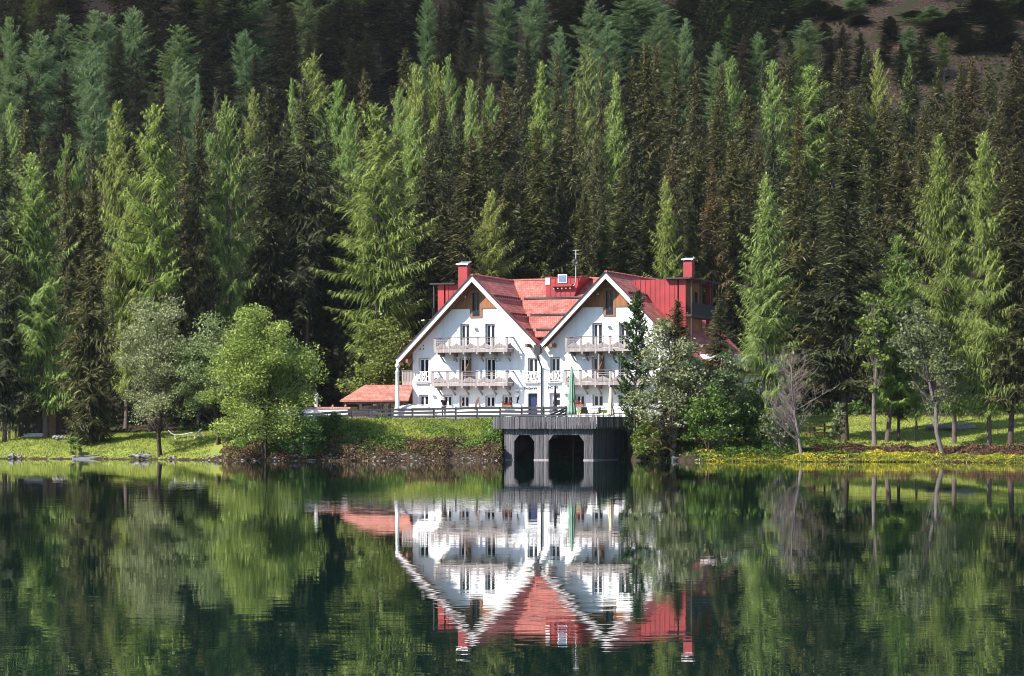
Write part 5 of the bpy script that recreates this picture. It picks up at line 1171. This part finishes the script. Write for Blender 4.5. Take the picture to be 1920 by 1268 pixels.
def lounger(px,D,label):
    t=thing('sun_lounger',label,'sun lounger',(gx(px,D),D,g1(gx(px,D),D))); 
    f=MB()
    pts=[(-0.95,0,0.78),(-0.72,0,0.52),(-0.35,0,0.38),(0.2,0,0.40),(0.7,0,0.52),(1.15,0,0.60)]
    for sy in (-0.3,0.3): f.tube([(x,sy,z) for x,y,z in pts],0.025,6)
    f.tube([(-0.95,-0.3,0.78),(-0.95,0.3,0.78)],0.025,6); f.tube([(1.15,-0.3,0.6),(1.15,0.3,0.6)],0.025,6); f.build('frame',M['white'],t)
    s=MB(); 
    for i in range(5):
        a,b=pts[i],pts[i+1]; s.add([(a[0],-0.28,a[2]),(b[0],-0.28,b[2]),(b[0],0.28,b[2]),(a[0],0.28,a[2]),(a[0],-0.28,a[2]+.02),(b[0],-0.28,b[2]+.02),(b[0],0.28,b[2]+.02),(a[0],0.28,a[2]+.02)],[(0,3,2,1),(4,5,6,7),(0,1,5,4),(1,2,6,5),(2,3,7,6),(3,0,4,7)])
    s.build('seat',M['trim'],t); h=MB(); h.box(-0.98,-0.6,-0.26,0.26,0.70,0.86); h.build('head_cushion',M['charcoal'],t)
    for x in (-0.4,0.75):
        for sy in (-0.28,0.28): l=MB(); l.bar((x,sy,0),(x,sy,0.42),0.03,0.03,(0,1,0)); l.build('leg',M['white'],t)
lounger(337,Dat(337,824),'white curved sun lounger with dark head cushion on the left lawn')
D=Dat(374,823); t=thing('deck_chair','blue and white striped deck chair beside the sun lounger','deck chair',(gx(374,D),D,g1(gx(374,D),D)))
for sy in (-0.3,0.3): f=MB(); f.bar((-0.5,sy,0.05),(0.15,sy,0.85),0.04,0.05); f.bar((0.5,sy,0.02),(-0.2,sy,0.6),0.04,0.05); f.bar((-0.5,sy,0.3),(0.55,sy,0.3),0.04,0.04); f.build('frame',M['white'],t)
M['blue']=principled('blue canvas',(0.10,0.16,0.36),0.85,0.1,5,0.1)
for k in range(6): s=MB(); y=-0.28+k*0.095; s.prism([(-0.42,y,0.2),(0.12,y,0.83),(0.15,y,0.80),(-0.38,y,0.17)],(0,0.09,0)); s.build('canvas_stripe',M['blue'] if k%2 else M['trim'],t)
D=Dat(135,860)-0.6; a=at(135,860.2,D); b=at(250,849.5,D+1.0); sl=MB(); o0=a.copy(); a=Vector((0,0,-0.25)); b=b-o0
sl.prism([a,b+Vector((0,0,-0.55)),b,Vector((0,0,0.05))],(0.15,1.3,0)); t=thing('slipway','sloping grey concrete slipway running into the water on the left','slipway',o0); sl.build('slab',M['concrete'],t)
m_=MB(); m_.bar(Vector((0.2,0.1,0.10)),b+Vector((-0.1,0.1,0.05)),0.12,0.10); m_.build('edge_beam',M['fence'],t)
def boulder(px,py,D,r,label,sq=(1.3,1,0.75),grp='pale boulders along the shore'):
    D=Dat(px,py+2); p=at(px,py,D); p.z=g1(p.x,D)+r*sq[2]*0.5; rs=random.Random(int(px*7)); b=MB(); b.ball((0,0,0),r,11,8,sq); b.sm=set()
    vv=[]
    for v in b.v:
        x,y,z=v; n=0.5+0.95*float(vnoise(np.array([x*1.0+px]),np.array([y+z*1.7+py]),r*0.8,3)[0]); vv.append((x*n,y*n,z*n))
    b.v=vv; o=b.build('boulder',M['stone'],None,(p.x,D,p.z)); tag(o,label,'boulder',grp); return o
boulder(22,857,216.6,0.30,'pale boulder at the waterline near the left edge')
boulder(36,856,216.8,0.24,'smaller pale boulder right of the one near the left edge')
boulder(255,856,213.2,0.36,'flat pale boulder at the top of the slipway',(1.5,1,0.5))
boulder(275,857.5,212.6,0.34,'largest pale boulder on the left shore, right of the slipway',(1.5,1,0.7))
boulder(266,850,213.5,0.22,'pale boulder behind the largest one by the slipway')
boulder(325,858,211,0.2,'small pale boulder left of the alder trunk')
boulder(517,859.5,202.7,0.16,'small white stone at the foot of the round tree',(1.2,1,0.8))
boulder(582,862.5,201.8,0.22,'flat pale slab in the water below the dark bush',(2.0,1,0.4))
boulder(1266,861,202.4,0.26,'pinkish boulder under the thin aspen stems')
boulder(1758,804,226,0.62,'long pale boulder lying flat on the sunlit lawn',(2.0,1.2,0.5))
boulder(1792,804.5,225,0.66,'low dark-shadowed boulder right of the long pale lawn boulder',(1.9,1.2,0.55))
# ------------------------------------------------------------------ right lawn: brown fence and white outbuilding
D=Dat(1540,816); t=thing('fence','dark brown two-rail fence left of the broad dark spruce','fence',(gx(1540,D),D,g1(gx(1540,D),D)))
for px in (1512,1527,1546,1566): p=MB(); x=gx(px,D)-t.location.x; p.box(x-0.08,x+0.08,-0.07,0.07,-0.3,at(px,794,D).z-t.location.z); p.build('post',M['hut'],t)
for yy in (799,811): p=MB(); p.bar(at(1508,yy,D)-t.location+Vector((0,-0.1,0)),at(1570,yy+1.5,D)-t.location+Vector((0,-0.1,0)),0.06,0.16); p.build('rail',M['wood'],t)
D=248; X0=gx(1598,D); X1=gx(1772,D); z=g1(gx(1690,D),D)-0.3; t=thing('outbuilding','low white outbuilding with red roof glimpsed behind the right lawn','building',((X0+X1)/2,D,z)); h=(X1-X0)/2; zt=at(1690,738,D).z-z
w_=MB(); w_.box(-h,h,0,5,-1,zt); w_.build('wall',M['plaster'],t); r2=MB(); r2.prism([(-h-0.5,-0.7,zt+0.0),(h+0.5,-0.7,zt),(h+0.5,2.5,zt+1.9),(-h-0.5,2.5,zt+1.9)],(0,0,0.15)); r2.prism([(-h-0.5,2.5,zt+1.9),(h+0.5,2.5,zt+1.9),(h+0.5,5.7,zt),(-h-0.5,5.7,zt)],(0,0,0.15)); r2.build('roof',M['tile'],t)
for k in range(4): f=MB(); x=-h+1.2+k*2.2; f.box(x,x+0.9,-0.05,-0.002,zt-1.1,zt-0.3); wo=f.build('window',M['trim'],t); g=MB(); g.box(x+0.08,x+0.82,-0.07,-0.051,zt-1.02,zt-0.38); g.build('pane',M['glass'],wo)
# swiss pine beside the hotel
plant('pine',1191,547,209.5,66,'dark dense stone pine covering the right end of the hotel balconies',0,'d',1190,G1)
# ------------------------------------------------------------------ person in black T-shirt on the terrace
D=216.2; t=thing('person','person in black T-shirt walking on the terrace behind the fence','person',(gx(832,D),D,3.6),R(15))
def skin_mesh(verts,edges,rad,name,mat,parent,sub=2):
    me=bpy.data.meshes.new(name); me.from_pydata(verts,edges,[]); o=bpy.data.objects.new(name,me); C.objects.link(o)
    sm=o.modifiers.new('skin','SKIN'); sm.use_smooth_shade=True
    me.skin_vertices[0]; 
    for i,r in enumerate(rad): me.skin_vertices[0].data[i].radius=(r,r) if not isinstance(r,tuple) else r
    me.skin_vertices[0].data[0].use_root=True
    ss=o.modifiers.new('sub','SUBSURF'); ss.levels=sub; ss.render_levels=sub
    dg=bpy.context.evaluated_depsgraph_get(); dg.update(); n=bpy.data.meshes.new_from_object(o.evaluated_get(dg)); bpy.data.objects.remove(o); bpy.data.meshes.remove(me)
    n.materials.clear(); 
    return link(name,n,mat,parent)
V=[(0,0,0.95),(0,0,1.12),(0,0,1.32),(0,0.01,1.45),(0,0.0,1.53),(0,-0.02,1.62),(0,-0.015,1.70),(0,0,1.76)]
Rr=[0.15,0.14,(0.17,0.12),(0.13,0.09),0.055,(0.075,0.085),(0.082,0.095),0.05]
E=[(i,i+1) for i in range(7)]
for s in (-1,1):
    b=len(V); V+=[(s*0.19,0.0,1.43),(s*0.27,0.02,1.15),(s*0.25,-0.10,0.93),(s*0.235,-0.14,0.86)]; Rr+=[0.06,0.045,0.033,(0.035,0.022)]; E+=[(3,b),(b,b+1),(b+1,b+2),(b+2,b+3)]
    for k in range(4): V.append((s*(0.21+0.018*k),-0.17-0.008*k*(3-k)*0.5,0.785-0.006*(k in (1,2)))); Rr.append(0.0095); E.append((b+3,len(V)-1))
    V.append((s*0.20,-0.175,0.85)); Rr.append(0.011); E.append((b+2,len(V)-1))
    b=len(V); V+=[(s*0.10,0.0,0.86),(s*0.11,-0.03,0.48),(s*0.11,0.02,0.09),(s*0.12,-0.14,0.035)]; Rr+=[0.09,0.06,0.045,0.035]; E+=[(0,b),(b,b+1),(b+1,b+2),(b+2,b+3)]
skin_mesh(V,E,Rr,'body',M['skin'],t)
V=[(0,0,0.93),(0,0,1.12),(0,0,1.32),(0,0.01,1.44)]; Rr=[0.175,0.165,(0.195,0.145),(0.15,0.105)]; E=[(0,1),(1,2),(2,3)]
for s in (-1,1): b=len(V); V+=[(s*0.19,0.0,1.42),(s*0.245,0.012,1.22)]; Rr+=[0.085,0.072]; E+=[(3,b),(b,b+1)]
skin_mesh(V,E,Rr,'shirt',M['blackcloth'],t)
V=[(0,0,0.96)]; Rr=[0.165]; E=[]
for s in (-1,1): b=len(V); V+=[(s*0.10,0,0.84),(s*0.11,-0.03,0.48),(s*0.11,0.02,0.12)]; Rr+=[0.11,0.08,0.07]; E+=[(0,b),(b,b+1),(b+1,b+2)]
skin_mesh(V,E,Rr,'trousers',M['jeans'],t)
h=MB(); h.ball((0,0.02,1.735),0.098,12,8,(0.92,1.05,0.75)); h.build('hair',M['hair'],t)
fc=MB(); fc.ball((0,-0.115,1.665),0.016,6,5,(0.8,1.2,1.3)); fc.ball((-0.032,-0.098,1.695),0.011,6,5); fc.ball((0.032,-0.098,1.695),0.011,6,5); fc.ball((0,-0.1,1.628),0.016,6,5,(1.5,0.5,0.4)); fc.ball((-0.085,0.0,1.67),0.022,6,5,(0.5,1,1.4)); fc.ball((0.085,0.0,1.67),0.022,6,5,(0.5,1,1.4)); fc.build('face',M['skin'],t)
# ------------------------------------------------------------------ ground cover
rg=np.random.default_rng(99)
def scatter(n,x0,x1,t0,t1,dens=None):
    X=rg.uniform(x0,x1,n); T=rg.uniform(t0,t1,n); Y=shore(X)+T
    if dens is not None:
        k=rg.random(n)<dens(X,T,Y); X,T,Y=X[k],T[k],Y[k]
    return X,Y,gz(X,Y),T
def up_blades(X,Y,Z,h,w,lean=0.35):
    n=len(X); d=np.stack([rg.normal(0,lean,n),rg.normal(0,lean,n),np.ones(n)],1); d=unit(d)
    s=unit(np.stack([rg.normal(0,1,n),rg.normal(0,0.5,n),np.zeros(n)],1))
    return ribbons(np.stack([X,Y,Z-0.02],1),d,s,h,w,h*0.15)
vs=[];qs=[];va=[];off=0
def acc(v,q,a):
    global off
    vs.append(v);qs.append(q+off);va.append(a);off+=len(v)
for (n,x0,x1,t0,t1,hh) in ((42000,-48,-25,0.05,17,0.16),(60000,13,50,7,39,0.15),(20000,-20,1,4,10.2,0.22)):
    X,Y,Z,T=scatter(n,x0,x1,t0,t1,lambda X,T,Y:0.35+0.65*vnoise(X,Y,1.3,4)); h=hh*rg.uniform(0.5,1.4,len(X)); v,q=up_blades(X,Y,Z,h,rg.uniform(0.04,0.09,len(X))); acc(v,q,np.repeat(np.clip(vnoise(X,Y,2.5,6)*0.6+rg.normal(0.22,0.2,len(X)),0,1),2))
g_=link('grass',quads_mesh('grass',np.concatenate(vs),np.concatenate(qs),np.concatenate(va)),M['grass']); g_.color=(1,1,1,1); tag(g_,'short bright green grass on the lawns and bank',None,kind='stuff')
def leafy(name,n,x0,x1,t0,t1,size,hgt,mat,label,dens,scale=1.6,tint=(1,1,1)):
    X,Y,Z,T=scatter(n,x0,x1,t0,t1,dens)
    bump=np.clip((vnoise(X,Y,scale,11)-0.3)*1.6,0,1)
    zz=Z+hgt*bump*rg.random(len(X))**0.6
    P=np.stack([X+rg.normal(0,0.05,len(X)),Y,zz],1)
    v,q=cards(P,size*rg.uniform(0.5,1.5,len(X)),rg,0.2)
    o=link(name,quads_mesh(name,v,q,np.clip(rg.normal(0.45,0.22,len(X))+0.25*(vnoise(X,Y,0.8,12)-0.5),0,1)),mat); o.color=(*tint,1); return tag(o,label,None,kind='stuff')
leafy('ground_cover',52000,-23,0.2,0.6,10.0,0.16,0.75,M['cover'],'leafy green plants covering the upper bank below the fence',lambda X,T,Y:np.clip((T-0.6)/3.0+0.8*(vnoise(X,Y,2.2,33)-0.5),0,1)*np.clip((vnoise(X,Y,1.5,14)-0.22)*3,0.15,1))
leafy('dry_brush',34000,-24,0.2,-0.15,4.6,0.15,0.6,M['dry'],'brown dry brush and leaves on the lower bank',lambda X,T,Y:np.clip(1.2-np.abs(T-2)/2.6,0,1)*np.clip((vnoise(X,Y,1.1,15)-0.25)*3,0.1,1),1.1)
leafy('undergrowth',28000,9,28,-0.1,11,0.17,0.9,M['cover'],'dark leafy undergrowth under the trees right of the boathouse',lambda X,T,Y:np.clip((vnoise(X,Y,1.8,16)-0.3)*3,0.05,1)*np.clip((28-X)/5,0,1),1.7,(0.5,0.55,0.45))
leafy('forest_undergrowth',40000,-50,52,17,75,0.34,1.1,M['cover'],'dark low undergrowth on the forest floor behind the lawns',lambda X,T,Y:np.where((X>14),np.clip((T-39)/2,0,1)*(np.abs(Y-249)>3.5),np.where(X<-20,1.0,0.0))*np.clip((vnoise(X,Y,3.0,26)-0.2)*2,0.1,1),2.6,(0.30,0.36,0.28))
leafy('mountain_scrub',22000,15,150,165,330,0.85,1.2,M['cover'],'low dark scrub scattered over the stony upper slope',lambda X,T,Y:np.clip((vnoise(X,Y,9.0,36)-0.35)*3,0.02,1),5.0,(0.42,0.36,0.40))
leafy('dead_brush',26000,24,50,2.2,7.5,0.15,0.55,M['dry'],'reddish brown dead brush on the right bank above the flowers',lambda X,T,Y:np.clip((vnoise(X,Y,1.2,17)-0.2)*3,0.1,1),1.2,(0.9,0.8,0.85))
X,Y,Z,T=scatter(60000,14,50,-0.35,2.7,lambda X,T,Y:np.clip((vnoise(X,Y*0,2.6,18)-0.1)*2.6,0.4,1)*np.clip((X-14.5)/3,0,1))
bump=vnoise(X,Y,0.7,19); P=np.stack([X,Y,Z+0.05+0.33*bump*rg.random(len(X))**0.5],1); v,q=cards(P,rg.uniform(0.06,0.13,len(X)),rg,0.1); top=(P[:,2]-Z)/0.38
fl=link('marigold_patch',quads_mesh('marigold_patch',v,q,np.clip(rg.normal(0.10,0.12,len(X))+0.85*(rg.random(len(X))<(0.08+0.8*top)*np.clip((vnoise(X,Y,0.9,20)-0.25)*2.2,0.05,1)*np.clip((vnoise(X,X*0,5.0,27)-0.1)*1.8,0.2,1)),0,1)),M['marigold']); tag(fl,'yellow marsh marigolds and leaves along the right waterline',None,kind='stuff')
# stones at the waterline
b=MB(); rs=random.Random(21)
for k in range(300):
    x=rs.choice([rs.uniform(-47,0),rs.uniform(-26,-1),rs.uniform(10,48)]); y=float(shore(np.array([x]))[0])+rs.uniform(-0.15,1.0)
    r=rs.uniform(0.025,0.12)*rs.uniform(0.6,1.2); b.ball((x,y,g1(x,y)+r*0.2),r,6,4,(rs.uniform(1,1.8),1,0.7))
o=b.build('shore_stones',M['stone'],None); tag(o,'small stones scattered along the waterline',None,kind='stuff')
# ------------------------------------------------------------------ light, sky, camera
AZ,EL=R(57),R(41)
S=Vector((-math.sin(AZ)*math.cos(EL),-math.cos(AZ)*math.cos(EL),math.sin(EL)))
sd=bpy.data.lights.new('sun','SUN'); sd.energy=4.5; sd.angle=R(0.5); sd.color=(1.0,0.955,0.89)
so=bpy.data.objects.new('sun',sd); C.objects.link(so); so.rotation_euler=S.to_track_quat('Z','Y').to_euler(); so.location=(-60,40,120)
# a thin cloud out of view, added to shade the upper slope
k_=(430-62)/S.z; nx_,ny_=61,49
gx_=np.linspace(-330,330,nx_); gy_=np.linspace(336,800,ny_); GX,GY=np.meshgrid(gx_,gy_)
edge=np.minimum.reduce([(GX+330)/60,(330-GX)/60,(GY-336)/26,(800-GY)/60]); edge=np.clip(edge,0,1)**0.5
GY2=GY+(vnoise(GX,GY*0,38,3)-0.5)*16*(GY<420); lump=0.45+0.9*vnoise(GX,GY,55,4)+0.45*vnoise(GX,GY,22,5)
top=edge*lump*26; bot=-edge*lump*9
off_=np.array([S.x*k_,S.y*k_,62+S.z*k_])
vt=np.stack([GX.ravel(),GY2.ravel(),top.ravel()],1)+off_; vb=np.stack([GX.ravel(),GY2.ravel(),bot.ravel()],1)+off_
ii=np.arange(nx_*(ny_-1)).reshape(ny_-1,nx_)[:,:-1].ravel(); qd=np.stack([ii,ii+1,ii+1+nx_,ii+nx_],1)
cme=quads_mesh('shade_cloud',np.concatenate([vt,vb]),np.concatenate([qd,qd[:,::-1]+nx_*ny_]),None,True)
m,nt,out=newmat('thin white cloud'); N=NT(nt)
db=N.n('ShaderNodeBsdfDiffuse'); db.inputs[0].default_value=(0.85,0.86,0.88,1); tb=N.n('ShaderNodeBsdfTransparent'); mx=N.n('ShaderNodeMixShader',i_0=0.48)
N.l(tb.outputs[0],mx.inputs[1]); N.l(db.outputs[0],mx.inputs[2]); N.l(mx.outputs[0],out.inputs[0])
co2=link('shade_cloud',cme,m); tag(co2,'thin white cloud added above the lake to shade the upper slope',None,kind='stuff')
# the air between the lake and the upper slope
m,nt,out=newmat('haze air'); N=NT(nt); pvn=N.n('ShaderNodeVolumePrincipled'); pvn.inputs['Color'].default_value=(0.80,0.88,1.0,1); pvn.inputs['Density'].default_value=0.00003; pvn.inputs['Anisotropy'].default_value=0.0
N.l(pvn.outputs[0],out.inputs['Volume'])
hz=MB(); hz.box(-720,720,-260,1060,-8,260); ho=hz.build('haze',m,None); tag(ho,'thin bluish haze filling the valley air',None,kind='stuff')
w=bpy.data.worlds.new('World'); SC.world=w; w.use_nodes=True
nt=w.node_tree; bg=nt.nodes['Background']; sk=nt.nodes.new('ShaderNodeTexSky'); sk.sky_type='NISHITA'; sk.sun_disc=False
sk.sun_elevation=EL; sk.sun_rotation=math.atan2(S.x,S.y); sk.altitude=1600; sk.air_density=1.0; sk.dust_density=0.25
nt.links.new(sk.outputs[0],bg.inputs[0]); bg.inputs[1].default_value=0.115
cd=bpy.data.cameras.new('camera'); cam=bpy.data.objects.new('camera',cd); C.objects.link(cam); SC.camera=cam
cam.location=(0,0,CH); cam.rotation_euler=(math.pi/2,0,0); cd.sensor_width=36; cd.lens=F*36/1920; cd.shift_y=(HY-634)/1920
cd.clip_start=0.5; cd.clip_end=5000
SC.view_settings.view_transform='Standard'; SC.view_settings.look='None'; SC.view_settings.exposure=1.2; SC.view_settings.gamma=1.0
cy=SC.cycles
cy.max_bounces=6; cy.diffuse_bounces=2; cy.glossy_bounces=3; cy.transmission_bounces=3; cy.transparent_max_bounces=8; cy.caustics_reflective=False; cy.caustics_refractive=False
cy.filter_width=1.0; cy.use_denoising=True; cy.denoiser='OPENIMAGEDENOISE'; cy.denoising_prefilter='ACCURATE'; cy.volume_bounces=0; cy.sample_clamp_indirect=4.0
SC.render.film_transparent=False
